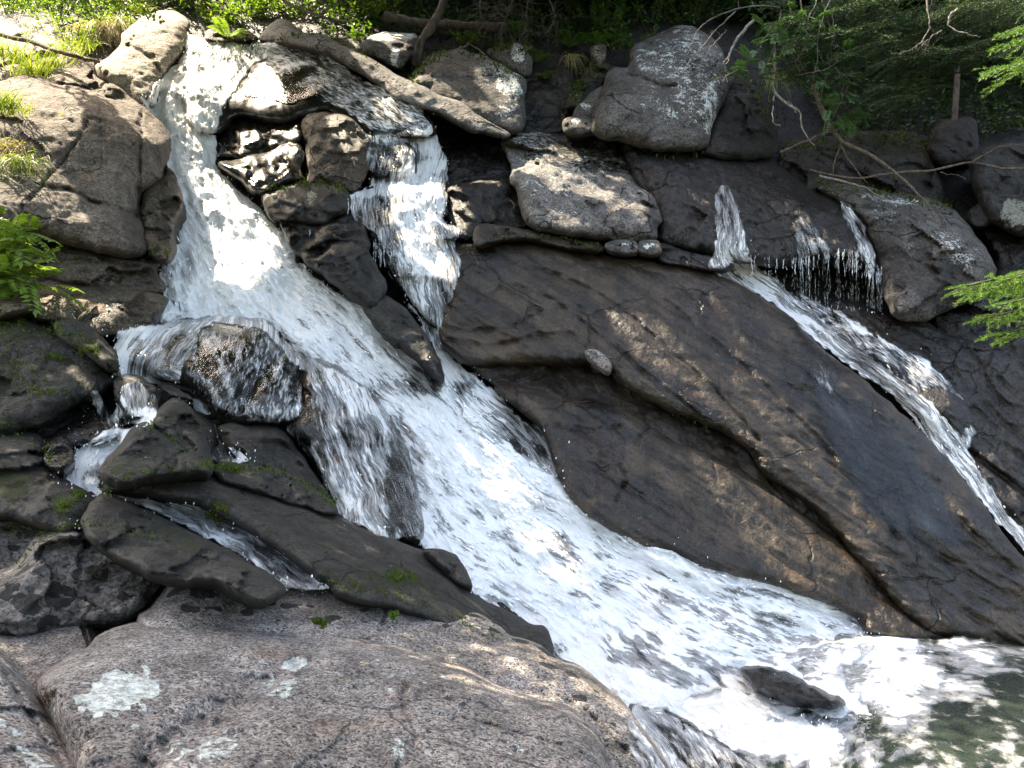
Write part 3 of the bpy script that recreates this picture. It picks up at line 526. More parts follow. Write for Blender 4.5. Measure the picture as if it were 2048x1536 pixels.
rock('pinkish bare patch of stone at the lip of the slab overhang', [(1170,702),(1190,698),(1212,712),(1224,732),(1218,745),(1200,736),(1178,716)], off=1.32, bulge=.1, ew=14, mat='fore', jit=2)
rock('dark undercut band of rock below the lip of the huge slab', [(915,712),(1000,720),(1100,722),(1180,730),(1245,762),(1325,815),(1405,845),(1500,900),(1545,955),(1640,1015),(1740,1140),(1700,1110),(1600,1040),(1480,955),(1360,905),(1240,830),(1130,800),(1020,785),(960,750)], off=.55, bulge=.08, ew=30, mat='slab', dark=[(.55,)], moss=[(1200,780,150,30,.2,20)], rough=(.06,.04,.012), facet=.08)  # shade under the lip is put into the stone colour
rock('lower brown slab dipping into the white water', [(990,775),(1040,770),(1130,790),(1240,815),(1350,880),(1480,935),(1600,1025),(1700,1095),(1790,1180),(1880,1262),(1860,1285),(1740,1270),(1700,1230),(1560,1175),(1400,1135),(1250,1075),(1150,1010),(1110,940),(1080,860)], off=.62, bulge=.25, ew=45, facet=0, mat='slab', thick=1, strata=[(30,40,320,.045),(34,16,220,.008)], wet=[(1180,900,70,100,.8),(1250,980,160,40,.7,30),(1350,1080,200,30,.6,22),(1750,1210,110,60,.6)], moss=[(1400,930,80,14,.25,28)], rough=(.05,.02,.006),
     cracks=[([(1110,850),(1180,860),(1240,850)],4,.06),([(1270,885),(1310,850),(1360,840)],5,.08),([(1230,1000),(1255,960),(1245,930)],4,.06)])

# under the main fall
rock('rounded dome of rock in midstream with a dark notched face', [(228,676),(253,656),(342,642),(410,635),(478,634),(533,642),(566,683),(590,710),(605,747),(618,788),(616,830),(576,858),(513,854),(434,846),(410,820),(399,800),(365,778),(326,766),(273,745),(226,748)], off=.75, bulge=.55, ew=80, facet=0, mat='dome', thick=1, rough=(.05,.02,.006), bends=[(240,690,570,660,.7),(440,845,566,688,-.0)], bumps=[(480,720,90,80,.15)], dark=[(525,770,26,75,.6,38)], wet=[(.2,)], cracks=[([(440,840),(480,800),(520,745),(560,695)],16,.22)])
rock('hump of rock hidden behind the veil of white water', [(570,850),(590,760),(612,720),(650,720),(700,750),(752,795),(790,850),(815,900),(832,960),(842,1010),(845,1075),(800,1080),(740,1060),(690,1035),(668,1005),(640,950),(605,895)], off=.72, bulge=.5, ew=70, mat='dome', rough=(.06,.03,.01), dark=[(.2,)])
rock('rock ridge breaking the surface where the cascade meets the pool', [(1482,1338),(1530,1332),(1585,1350),(1640,1378),(1690,1405),(1670,1418),(1620,1412),(1560,1398),(1505,1372)], off=.45, bulge=.25, ew=35, mat='wet', plane=[(1482,1338,6.52),(1690,1415,5.98),(1560,1398,6.05),(1585,1350,6.42)], wet=[(.3,)], jit=8)
rock('dark wet boulder under thin foam at the bottom of the picture', [(1250,1420),(1300,1408),(1370,1435),(1430,1475),(1500,1515),(1560,1560),(1650,1640),(1400,1700),(1250,1640)], off=0, bulge=.4, ew=60, mat='wet', plane=[(1290,1420,5.5),(1480,1510,5.1),(1350,1640,4.3)], wet=[(.3,)])

# nearer left slabs
rock('dark slab with green moss left of the side channel', [(-120,870),(0,855),(55,858),(85,880),(105,925),(125,950),(182,990),(192,1015),(175,1040),(150,1070),(90,1060),(20,1040),(-120,1040)], off=1.0, bulge=.4, ew=60, mat='dark', bends=[(-20,930,190,1010,.5)], moss=[(20,965,40,30,.55),(125,1015,25,25,.55),(155,990,18,12,1.1)], wet=[(120,900,50,40,.6)])
rock('small wet rounded stone glistening beside the side channel', [(88,920),(100,895),(125,885),(145,900),(148,925),(130,945),(108,940)], off=1.35, bulge=.15, ew=22, mat='wet', wet=[(.3,)], jit=2)
rock('tall pointed dark stone, the rear of the pair beside the side channel', [(296,850),(305,830),(330,806),(350,798),(375,808),(398,835),(412,870),(420,905),(424,935),(390,930),(350,900)], off=1.5, bulge=.35, ew=45, mat='dark', bends=[(300,880,420,900,.5)], moss=[(365,835,40,20,.25)], lich=[(380,870,20,20,.2)])
rock('smooth pyramid of dark stone, the front of the pair beside the side channel', [(195,945),(225,905),(258,866),(280,846),(305,842),(330,862),(360,888),(395,905),(426,932),(420,950),(380,952),(300,965),(240,972)], off=1.7, bulge=.35, ew=50, mat='dark', bends=[(200,930,420,925,.3)], cracks=[([(300,960),(330,925),(380,900)],3,.05)], lich=[(290,905,25,20,.3)], moss=[(250,930,40,20,.25)])
rock('dark block between the side trickle and the water veil', [(438,852),(470,842),(500,848),(560,850),(592,892),(632,952),(672,1012),(682,1042),(610,1010),(530,965),(475,930),(445,890)], off=.95, bulge=.35, ew=40, mat='dark', facet=.12, fsize=.4, bends=[(440,880,670,990,.6)], wet=[(560,870,80,30,.6)], dark=[(600,950,40,60,.3)])
rock('flat moss edged slab above the long dark slab', [(422,935),(440,922),(480,925),(560,940),(622,972),(667,1008),(670,1032),(600,1012),(510,985),(440,960)], off=1.35, bulge=.2, ew=20, mat='dark', bends=[(430,950,660,1015,.8)], moss=[(455,932,40,10,.7,10)], lich=[(560,965,40,10,.35,20)])
rock('long dark slab running down beside the white water', [(205,985),(240,960),(330,938),(430,938),(560,985),(660,1022),(760,1068),(850,1102),(910,1150),(950,1190),(1050,1240),(1098,1262),(1104,1315),(1060,1330),(920,1270),(800,1225),(690,1200),(640,1160),(560,1105),(480,1052),(400,1012),(300,992)], off=1.2, bulge=.4, ew=60, facet=0, mat='dark', thick=.8, bends=[(300,985,1090,1290,.5)], moss=[(435,1030,30,26,.9),(800,1152,35,16,.8,10),(740,1165,60,18,.3)], lich=[(430,965,70,16,.3),(760,1120,60,20,.3,18),(640,1010,30,10,.2)], dark=[(1030,1260,80,40,.3,24)], rough=(.05,.015,.004))
rock('small dark stone capping the end of the long slab by the foam', [(845,1102),(880,1098),(910,1110),(932,1140),(945,1175),(920,1170),(885,1140)], off=1.45, bulge=.15, ew=18, mat='dark', jit=2)
rock('narrow dark slab on the near side of the side channel', [(160,1050),(185,1000),(208,986),(245,998),(300,1022),(400,1072),(480,1110),(540,1150),(572,1182),(520,1210),(430,1170),(330,1160),(200,1100)], off=1.25, bulge=.3, ew=35, mat='dark', bends=[(180,1020,560,1180,.8)], moss=[(330,1060,80,20,.25,28)], dark=[(240,1050,50,40,.3)])
# foreground
rock('brown lumpy rock behind the black spotted boulder', [(-120,1040),(-15,1022),(38,1016),(75,1033),(106,1055),(110,1090),(60,1140),(-15,1165),(-120,1170)], bulge=.3, ew=40, mat='spot', plane=[(0,1030,5.0),(0,1150,4.6),(100,1060,5.0)], off=0, rough=(.06,.04,.012))
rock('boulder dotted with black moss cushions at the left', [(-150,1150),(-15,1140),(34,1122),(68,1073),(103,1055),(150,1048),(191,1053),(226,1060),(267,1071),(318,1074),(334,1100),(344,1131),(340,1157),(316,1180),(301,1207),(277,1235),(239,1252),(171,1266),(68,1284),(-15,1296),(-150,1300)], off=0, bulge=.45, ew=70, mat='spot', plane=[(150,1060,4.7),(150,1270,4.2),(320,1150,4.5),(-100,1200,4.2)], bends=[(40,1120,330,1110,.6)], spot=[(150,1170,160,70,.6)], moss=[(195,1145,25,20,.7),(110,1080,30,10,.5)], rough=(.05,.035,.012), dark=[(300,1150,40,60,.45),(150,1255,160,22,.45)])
rock('low brown wedge of rock in the gap under the spotted boulder', [(-60,1290),(20,1290),(150,1266),(245,1248),(300,1240),(260,1290),(190,1330),(130,1345),(70,1362),(20,1350),(-60,1330)], off=0, bulge=.12, ew=25, mat='ledge', plane=[(50,1300,4.05),(50,1350,3.75),(250,1270,4.1)])
rock('long granite ridge with black moss dots behind the front boulder', [(273,1235),(301,1213),(328,1172),(362,1144),(393,1134),(434,1132),(478,1142),(496,1159),(530,1176),(574,1176),(615,1166),(650,1163),(700,1170),(735,1178),(777,1176),(794,1192),(831,1194),(865,1200),(896,1211),(934,1218),(968,1231),(995,1250),(1019,1271),(1050,1278),(1081,1291),(1101,1308),(1129,1319),(1166,1336),(1207,1370),(1238,1394),(1262,1421),(1289,1459),(1317,1496),(1345,1550),(1420,1700),(1300,1880),(900,1850),(700,1500),(450,1320),(300,1290)], off=0, bulge=.4, ew=90, mat='fore', facet=.025, fsize=.5, k=6, jit=3, thick=1.0, plane=[(400,1140,4.75),(400,1250,4.15),(900,1215,4.7),(900,1350,3.95),(1300,1480,4.15),(1150,1500,3.6),(1300,1800,2.9)], spot=[(450,1190,140,40,1.0),(700,1230,120,30,.8),(1060,1300,90,30,1.0,28),(1180,1400,90,60,.9,50),(950,1250,90,25,.9,20)], moss=[(640,1245,26,14,.6),(1195,1420,40,16,.3,40),(430,1150,60,10,.3)], rough=(.05,.03,.012), bends=[(300,1230,1000,1320,.5)], bumps=[(420,1160,70,25,.08),(790,1215,25,30,.08)], cracks=[([(480,1160),(540,1180),(620,1175)],4,.06),([(760,1180),(775,1215),(765,1245)],6,.08),([(1130,1400),(1170,1420),(1250,1500)],5,.05)])
rock('huge rounded front boulder with a white lichen rosette', [(72,1375),(85,1350),(137,1312),(171,1296),(195,1272),(239,1252),(308,1238),(393,1235),(478,1238),(564,1252),(674,1265),(777,1281),(845,1302),(930,1329),(982,1361),(1050,1387),(1118,1404),(1166,1431),(1197,1466),(1214,1510),(1230,1600),(1150,1850),(600,1890),(100,1890),(150,1650),(140,1560),(120,1480),(95,1430)], off=0, bulge=.5, ew=110, mat='fore', facet=.025, fsize=.5, k=6, jit=3, thick=1.0, plane=[(350,1245,4.0),(350,1536,2.75),(1100,1410,3.75),(900,1536,2.9),(600,1850,2.1)], bends=[(100,1330,700,1290,.35)], cracks=[([(620,1305),(560,1335),(480,1390),(420,1440),(350,1480),(290,1530),(250,1600)],30,.10),([(820,1360),(800,1400),(830,1470),(800,1536)],10,.03),([(905,1440),(940,1400)],5,.04)],
     lich=[(235,1388,78,44,.9,-12),(590,1328,24,12,.8,-15),(560,1370,45,25,.30,-35),(440,1490,60,18,.34,-8),(370,1510,80,14,.25),(330,1250,110,9,.15),(798,1500,14,30,.45),(1020,1490,40,22,.2)], rough=(.05,.03,.010), dark=[(660,1450,60,80,.12)], spot=[(230,1380,70,30,.5)])
rock('grey sloping granite rock in the bottom left corner', [(-200,1260),(-20,1288),(15,1310),(40,1345),(70,1385),(100,1430),(140,1480),(175,1525),(230,1600),(300,1890),(-300,1890)], off=0, bulge=.35, ew=70, mat='fore', facet=.025, fsize=.5, k=6, jit=3, plane=[(0,1300,3.5),(0,1536,2.5),(180,1536,2.7),(0,1850,1.9)], lich=[(60,1520,60,18,.5,30),(20,1470,40,14,.3,40)], cracks=[([(0,1330),(40,1400),(90,1480),(130,1536)],8,.05)])

# ------------------------------------------------------------------ water
def water_mat(name, tint=(.93, .95, .94), su=9.0, sv=2.2, foamcol=(.90, .92, .93), fine=1.0, gloss=.06, murk=0.0, bd=.085):
    k = NT(name); uv = k.n('UVMap', {'uv_map': 'UVMap'}).outputs[0]
    fo = k.attr('foam'); cov = k.attr('cover')
    w = k.n('TexNoise', None, Vector=uv, Scale=1.7, Detail=3).outputs[1]
    uvw = k.n('VectorMath', {'operation': 'ADD'}, i0=uv, i1=k.n('VectorMath', {'operation': 'SCALE'}, i0=w, Scale=.16)).outputs[0]
    a = k.noise(k.mapping(uvw, (su, sv, 1)), 1.0, 5, .62, .35)
    b = k.noise(k.mapping(uvw, (su * 3.4, sv * 1.9, 1)), 1.0, 4, .62, .2)
    c = k.noise(k.mapping(uv, (su * .28, sv * .3, 1)), 1.0, 3, .5)
    n = k.math('ADD', k.math('ADD', k.math('MULTIPLY', a, .46), k.math('MULTIPLY', b, .36 * fine)), k.math('MULTIPLY', c, .2))
    n = k.math('ADD', k.math('MULTIPLY', k.math('SUBTRACT', n, .51), 1.35), .51)
    thr = k.n('MapRange'); k.set(thr.inputs[0], fo); thr.inputs[3].default_value = .80; thr.inputs[4].default_value = .27
    dn = k.math('SUBTRACT', n, thr)
    solid = k.ss(dn, -.01, .075); thin = k.math('MULTIPLY', k.ss(dn, -.14, .03), .42)
    al = k.math('MULTIPLY', k.math('MAXIMUM', solid, thin), k.ss(cov, .1, .6), clamp=True)
    hgt = k.math('ADD', k.math('MULTIPLY', a, .6), k.math('ADD', k.math('MULTIPLY', b, .35), k.math('MULTIPLY', al, .25)))
    bmp = k.n('Bump', None, Height=hgt, Strength=1.0, Distance=bd)
    fcol = k.mix(k.ss(k.math('ADD', k.math('MULTIPLY', b, .6), k.math('MULTIPLY', a, .4)), .36, .56), tuple(x * .74 for x in foamcol), foamcol)  # darker hollows put the shading between bubbles into the foam colour
    foam = k.n('BsdfPrincipled', None, Base_Color=fcol, Roughness=.45, Normal=bmp)
    foam.inputs['Specular IOR Level'].default_value = .3
    tl = k.n('BsdfTranslucent', None, Color=fcol, Normal=bmp)
    fm = k.n('MixShader'); k.set(fm.inputs[0], .22); k.set(fm.inputs[1], foam); k.set(fm.inputs[2], tl)
    tr = k.n('BsdfTransparent', None, Color=tint)
    if murk:
        mk = k.n('MixShader'); k.set(mk.inputs[0], murk); k.set(mk.inputs[1], tr); k.set(mk.inputs[2], k.n('BsdfDiffuse', None, Color=(.036, .050, .040))); tr = mk
    gl = k.n('BsdfGlossy', None, Roughness=gloss, Normal=bmp)
    fr = k.n('Fresnel', None, IOR=1.33, Normal=bmp)
    fa = k.math('MULTIPLY', k.math('MULTIPLY', fr, 1.3), k.ss(cov, .05, .5), clamp=True)
    film = k.n('MixShader'); k.set(film.inputs[0], fa); k.set(film.inputs[1], tr); k.set(film.inputs[2], gl)
    plain = k.n('BsdfTransparent'); f2 = k.n('MixShader'); k.set(f2.inputs[0], k.ss(cov, .02, .3)); k.set(f2.inputs[1], plain); k.set(f2.inputs[2], film)
    o = k.n('MixShader'); k.set(o.inputs[0], al); k.set(o.inputs[1], f2); k.set(o.inputs[2], fm)
    return k.out(o)
M['fall'] = water_mat('falling_white_water')
M['veil'] = water_mat('water_veil', su=15, sv=2.0)
M['film'] = water_mat('water_film', su=16, sv=4.5, gloss=.14, bd=.010)
M['calm'] = water_mat('pool_water', tint=(.42, .50, .40), su=5.5, sv=2.2, fine=1.0, gloss=.04, murk=.55)

def blur(A, s):
    r = int(s * 2.5); k = np.exp(-.5 * (np.arange(-r, r + 1) / s) ** 2); k /= k.sum()
    for ax in (0, 1):
        B = np.pad(A, [(r, r) if a == ax else (0, 0) for a in (0, 1)], mode='edge')
        A = sum(k[i] * (B[i:i + A.shape[0]] if ax == 0 else B[:, i:i + A.shape[1]]) for i in range(2 * r + 1))
    return A
SPRAY = []
def nrm3(a): return a / (np.linalg.norm(a, axis=-1, keepdims=True) + 1e-9)
def water(name, label, pts, spine, foam=.7, blobs=(), off=.4, film=.03, lump=.05, fade=16, mat='fall', sig=3.0, pool=False, jit=7, spray=1.0, lu=3.0, lv=1.2, flat=None, kmin=.04, climb=.3, froth=1.0, soft=()):
    _seed[0] += 1; sd_ = _seed[0]
    P = jitter(spline(pts, True, 8), jit, sd_)
    x, y, d, inn, quads, jj, ii = sheet(P)
    j0, j1, i0, i1 = max(jj.min() - 20, 0), jj.max() + 20, max(ii.min() - 20, 0), ii.max() + 20
    sub = DEP[j0:j1, i0:i1]; sm = np.minimum(blur(sub, sig), blur(sub, 1.0))
    R = sm[jj - j0, ii - i0] - film
    F_ = Fq(x, y) - off
    if flat is not None:
        pl = -flat * FPX / np.maximum(y - H0 / 2, 200)
        F_ = pl if pool else np.minimum(F_, np.where(y > H0 / 2 + 260, pl, 99))
    if pool: Y = F_
    else:
        cl = climb(x, y) if callable(climb) else climb
        R = np.maximum(R, F_ - cl)
        Y = -kmin * np.logaddexp(-R / kmin, -F_ / kmin)
    S = spline(spine, False, 10); s3 = unp(S[:, 0], S[:, 1], Fq(S[:, 0], S[:, 1]))
    arc = np.r_[0, np.cumsum(np.linalg.norm(np.diff(s3, axis=0), axis=1))]
    D_, Q, sg, tt = nearest(S, x, y, False)
    sx, sy = S[np.minimum(sg + 1, len(S) - 1)].T - S[sg].T
    side = np.sign(sx * (y - S[sg, 1]) - sy * (x - S[sg, 0]))
    v = arc[sg] + tt * (arc[np.minimum(sg + 1, len(S) - 1)] - arc[sg]); u = side * D_ * Y / FPX
    f = np.full(len(x), float(foam))
    w = fbm(P3(x / 40, y / 40, 0 * x), sd_, 4) * .5
    for bl in blobs:
        cx, cy, rx, ry, a = bl[:5]; ang = math.radians(bl[5]) if len(bl) > 5 else 0
        dx, dy = x - cx, y - cy
        e = np.sqrt(((dx * math.cos(ang) + dy * math.sin(ang)) / rx) ** 2 + ((-dx * math.sin(ang) + dy * math.cos(ang)) / ry) ** 2)
        f = f + (a - foam) * sstep(1.3, .6, e + w)
    f = np.clip(f, 0, 1.1)
    cov = sstep(0, fade, d + 6 * gn(P3(x / 14, y / 14, 0 * x), sd_ + 2))
    for (cx, cy, rx, ry) in soft: cov = cov * sstep(.55, 1.15, np.sqrt(((x - cx) / rx) ** 2 + ((y - cy) / ry) ** 2) + w * .8)
    q = P3(u, v, 0 * u)
    Y = Y - lump * f * (fbm(q * np.array([lu, lv, 1]), sd_, 3) + .4 * fbm(q * np.array([lu * 4.5, lv * 4, 1]), sd_ + 5, 3) + .3) * np.minimum(1, d / 14)
    if lump > 0: Y = Y - .8 * lump * f * (1 - 2.6 * np.abs(gn(q * np.array([lu * .75, lv * .26, 1]) + .3 * gn(q * 1.3, sd_ + 30)[:, None], sd_ + 31))) * np.minimum(1, d / 30)
    if lump > 0: Y = Y - .35 * lump * f * np.abs(gn(q * np.array([lu * 7, lv * 5, 1]), sd_ + 11)) * np.minimum(1, d / 10)
    V = unp(x, y, Y)
    o = mesh(name, V, quads, None, M[mat], {'foam': f, 'cover': cov}, uv=np.stack([u, v], 1))
    tag(o, label, 'water', kind='structure')
    if not pool:
        DEP[jj[inn], ii[inn]] = np.minimum(DEP[jj[inn], ii[inn]], Y[inn])
    if froth > 0:
        pr = sstep(.48, .85, f) * cov * np.minimum(1, d / 6 + .3) * (Y / 8.0) ** 2
        nn = int(froth * pr.sum() * .16); r_ = np.random.default_rng(sd_ + 3)
        if nn > 0:
            c = r_.choice(len(x), nn, p=pr / pr.sum()); fl = nrm3(np.diff(s3, axis=0))[np.minimum(sg[c], len(s3) - 2)]
            FROTH.append((V[c] + np.stack([r_.normal(0, .012, nn), -np.abs(r_.normal(0, .03, nn)), r_.normal(.004, .016, nn)], 1), fl + r_.normal(0, .28, (nn, 3))))
    if spray > 0:
        pr = sstep(.45, .9, f) * (1.0 * np.exp(-d / 12) + .06); pr[Y < 1] = 0
        nn = int(spray * pr.sum() * .34)
        if nn > 0:
            c = np.random.default_rng(sd_).choice(len(x), nn, p=pr / pr.sum())
            SPRAY.append(V[c])
    return o
FROTH = []
water('waterfall', 'main white fall pouring between the left bank and the wet dome',
  [(372,58),(392,66),(415,80),(470,80),(545,84),(570,92),(540,112),(500,140),(468,190),(446,235),(436,285),(436,330),(470,372),(508,400),(545,440),(585,490),(610,530),(650,562),(700,596),(750,622),(800,668),(850,712),(893,752),(925,795),(965,835),(1020,885),(1080,930),(1120,955),(1160,985),(1200,1015),(1262,1048),(1330,1090),(1400,1115),(1480,1125),(1560,1150),(1640,1178),(1700,1200),(1740,1250),(1800,1300),(1780,1420),(1640,1450),(1500,1470),(1400,1480),(1300,1450),(1230,1400),(1150,1345),(1095,1315),(1040,1250),(960,1200),(915,1155),(850,1095),(835,1060),(828,980),(800,880),(750,800),(690,755),(640,725),(590,705),(560,672),(520,645),(440,638),(350,645),(305,655),(310,620),(325,590),(318,540),(335,510),(345,470),(362,415),(350,370),(330,335),(338,300),(322,260),(285,215),(275,185),(305,170),(335,140),(365,100)],
  [(440,70),(425,110),(370,180),(370,260),(395,340),(450,440),(540,560),(660,670),(780,780),(900,900),(1050,1020),(1250,1150),(1450,1260),(1650,1330),(1900,1400)],
  soft=[(1830,1340,170,130),(1640,1480,180,60)], foam=.80, off=.55, lump=.15, fade=10, flat=-2.4, climb=lambda x, y: .42 - .36 * sstep(120, 420, y), blobs=[(480,110,110,28,.58,-20),(370,330,80,200,1.05,0),(450,520,130,100,1.0),(560,570,60,60,.95,40),(700,690,70,40,.86,40),(880,880,150,40,.97,45),(760,770,40,30,.72),(850,760,40,30,.42,40),(1150,1100,150,40,.72,25),(1000,990,70,40,.95,40),(1330,1120,80,30,.9),(1100,1230,120,50,.99,30),(1300,1200,130,50,.70,25),(1350,1330,140,50,.58,20),(1560,1260,130,70,.70,25),(1250,1380,90,30,1.0),(1450,1420,200,30,1.0,12),(1620,1330,40,60,.7),(980,1060,40,100,.72,-40),(800,870,30,90,.55,-30)], spray=1.3)
water('waterfall', 'thin sheet of rippled water sliding over the polished dome',
  [(520,88),(570,90),(640,108),(710,145),(780,182),(838,215),(866,246),(872,262),(850,270),(800,262),(745,262),(705,230),(650,205),(610,200),(570,205),(520,200),(480,195),(500,150),(530,110)],
  [(500,100),(580,120),(680,165),(780,215),(880,280)], foam=.49, off=-.5, climb=9, lump=.012, fade=10, mat='film', film=.02, blobs=[(570,200,75,26,.10),(520,205,50,24,.10),(600,150,40,10,.12,-25),(540,118,80,30,.6),(830,215,60,14,.6,35),(720,150,90,10,.55,32)], spray=0, froth=0)
water('waterfall', 'middle fall tumbling over stepped black rock',
  [(740,268),(800,264),(840,254),(866,246),(876,275),(893,310),(897,345),(890,372),(896,400),(893,440),(920,462),(912,490),(925,530),(905,600),(888,650),(892,695),(930,735),(985,775),(1040,832),(1095,855),(1130,865),(1138,905),(1130,958),(1080,950),(1010,925),(965,880),(925,830),(890,770),(880,740),(862,690),(842,650),(812,600),(790,570),(770,520),(752,470),(708,440),(692,392),(735,372),(732,330),(734,295)],
  [(820,240),(835,300),(820,370),(825,440),(850,520),(862,600),(880,690),(960,790),(1060,880),(1120,960)], foam=.60, off=.5, climb=lambda x, y: .12 + .8 * sstep(900, 740, y), lump=.09, mat='veil', fade=8,
  blobs=[(855,270,30,35,.9,-20),(770,320,36,36,.42),(835,340,60,14,.9,-12),(765,300,30,14,.5),(780,345,50,20,.5),(780,375,80,12,.85,-10),(840,420,50,60,.8),(740,430,40,30,.40),(850,500,45,60,.85),(770,520,22,50,.45),(885,580,25,60,.48),(835,600,20,60,.7),(915,735,30,40,.85),(960,790,40,60,.8,45),(930,770,20,30,.4),(1060,880,60,40,.42,30),(1120,905,14,50,.7),(1050,945,60,20,.75,20)], spray=1.6, lu=5, lv=1.5)
water('waterfall', 'lacy veil of water spilling over the hidden hump of rock',
  [(560,672),(600,700),(650,725),(700,752),(760,800),(806,880),(836,980),(842,1066),(790,1082),(740,1066),(690,1040),(672,1012),(640,955),(604,900),(572,855),(600,830),(620,780),(600,740),(575,705)],
  [(610,680),(650,780),(690,900),(730,1000),(770,1100)], foam=.56, off=-.4, climb=9, film=.05, lump=.06, mat='veil', fade=12, blobs=[(590,830,40,70,.2),(640,860,30,60,.42),(800,960,25,90,.22),(690,980,40,60,.6),(700,780,70,30,.68,40),(720,870,60,30,.42),(820,1040,20,40,.2)], spray=.8, lu=6, lv=1.5)
water('waterfall', 'foamy water spilling over the left of the midstream dome',
  [(232,668),(255,655),(342,640),(410,632),(478,631),(533,640),(566,676),(600,720),(585,725),(550,690),(505,655),(450,650),(405,660),(390,700),(360,770),(400,800),(425,840),(450,880),(482,905),(502,920),(470,930),(425,925),(412,880),(395,830),(370,800),(330,790),(290,760),(240,752),(228,735)],
  [(420,620),(370,660),(330,700),(310,750),(360,780),(410,830),(450,900)], foam=.60, off=.5, climb=.9, film=.04, lump=.05, mat='veil', fade=8, blobs=[(440,640,110,8,.55),(300,660,60,16,.85,-10),(300,730,50,25,.5),(240,700,14,40,.85),(330,775,70,14,1.0,10),(390,815,25,30,1.0,50),(425,870,20,40,.75),(460,912,40,14,1.0),(360,700,30,40,.45)], spray=1.2, lu=6, lv=2)
water('waterfall', 'thin shiny film running down the midstream dome',
  [(380,665),(450,648),(520,652),(560,690),(600,745),(612,800),(600,840),(540,850),(440,835),(405,800),(375,760)], [(500,640),(470,740),(440,840)], foam=.36, off=-.5, climb=9, film=.015, lump=.008, mat='film', fade=26, blobs=[(420,690,40,20,.42),(585,790,25,50,.40)], spray=0, froth=0)
water('stream', 'side stream frothing between the dark stones on the left',
  [(300,838),(270,850),(235,850),(212,858),(180,878),(150,900),(138,925),(110,940),(125,960),(160,982),(190,1000),(170,1040),(155,1055),(185,1055),(205,1010),(225,998),(300,1020),(400,1070),(480,1112),(560,1172),(620,1180),(664,1170),(640,1150),(560,1092),(480,1050),(400,1010),(330,995),(260,985),(215,985),(200,950),(220,920),(255,880),(285,852)],
  [(310,830),(240,870),(190,910),(170,960),(220,985),(320,1010),(430,1060),(560,1140),(680,1200)], foam=.68, off=1.0, film=.05, lump=.05, mat='fall', fade=8, blobs=[(250,868,70,18,1.0,-30),(190,910,50,35,.88),(200,975,60,20,.85),(300,1005,80,18,.60,15),(430,1060,120,30,.56,25),(560,1130,80,30,.46,30),(180,1035,20,30,.55)], spray=1.2, lu=5, lv=1.6)
water('stream', 'short white trickles over the black knob of rock',
  [(176,778),(200,785),(222,830),(240,775),(262,762),(285,765),(318,800),(312,840),(290,855),(240,850),(220,858),(200,835),(185,810)],
  [(230,750),(235,800),(240,860)], foam=.36, off=-.4, climb=9, film=.03, lump=.03, mat='veil', fade=7, blobs=[(238,800,10,45,.85),(195,805,12,30,.7),(290,835,30,20,.85),(255,785,8,30,.6)], spray=.6, lu=8, lv=2)
water('stream', 'right hand stream sliding down the edge of the brown slab',
  [(1436,378),(1452,372),(1464,376),(1478,412),(1492,460),(1500,510),(1530,540),(1580,580),(1640,630),(1700,678),(1770,730),(1850,790),(1920,870),(1962,940),(2005,1005),(2060,1075),(2120,1150),(2100,1180),(2048,1105),(1990,1040),(1930,965),(1870,900),(1820,835),(1750,770),(1660,705),(1560,625),(1490,578),(1430,550),(1418,535),(1424,500),(1430,440)],
  [(1450,370),(1462,440),(1464,520),(1560,600),(1700,710),(1830,810),(1920,920),(2000,1030),(2100,1160)], foam=.60, off=.42, climb=lambda x, y: .3 + .9 * sstep(720, 560, y), film=.04, lump=.04, mat='veil', fade=7, blobs=[(1455,410,30,60,.50),(1462,500,44,60,.60),(1510,560,50,20,.76,40),(1640,670,90,14,.72,40),(1880,860,60,12,.78,48),(1700,690,60,30,.48,40),(1990,1030,60,24,.62,52),(1930,920,30,30,.7)], spray=.7, lu=6, lv=2)
water('stream', 'second shallow stream under the dripping overhang on the right',
  [(1580,575),(1640,600),(1700,630),(1780,680),(1850,712),(1900,760),(1935,800),(1950,870),(1930,900),(1890,860),(1840,800),(1780,740),(1720,700),(1650,650)],
  [(1580,570),(1700,640),(1820,730),(1920,830),(1960,900)], foam=.50, off=.32, film=.04, lump=.03, mat='film', fade=14, blobs=[(1740,660,60,12,.7,30),(1850,720,30,30,.62),(1900,800,40,40,.42),(1800,760,30,40,.3)], spray=.3)
water('stream', 'broad thin film of water spread over the lower right slab',
  [(1600,660),(1660,705),(1750,775),(1820,840),(1870,905),(1920,980),(1960,1040),(1990,1090),(1900,1120),(1800,1100),(1720,1060),(1680,1000),(1640,920),(1610,850),(1590,760)],
  [(1600,640),(1680,800),(1780,960),(1860,1120)], foam=.06, off=-.5, climb=9, film=.02, lump=.01, mat='film', fade=110, blobs=[(1645,730,30,50,.34,-20)], spray=0, froth=0)
water('stream', 'thin trickles crossing the black shoulder of rock above the overhang',
  [(1675,400),(1700,405),(1722,440),(1742,478),(1758,530),(1756,560),(1735,550),(1716,500),(1696,455)], [(1685,400),(1720,460),(1748,550)], foam=.50, off=-.5, climb=9, film=.03, lump=.03, mat='veil', fade=12, blobs=[(1700,430,14,16,.7),(1735,500,14,50,.62)], spray=.3, lu=8)
water('stream', 'faint trickles on the black shoulder left of the overhang end',
  [(1588,440),(1610,425),(1640,460),(1668,500),(1680,540),(1640,545),(1600,540),(1586,500)], [(1605,430),(1630,480),(1650,545)], foam=.42, off=-.5, climb=9, film=.02, lump=.02, mat='veil', fade=18, blobs=[(1640,500,20,30,.55),(1600,520,14,20,.55)], spray=.3, lu=8)
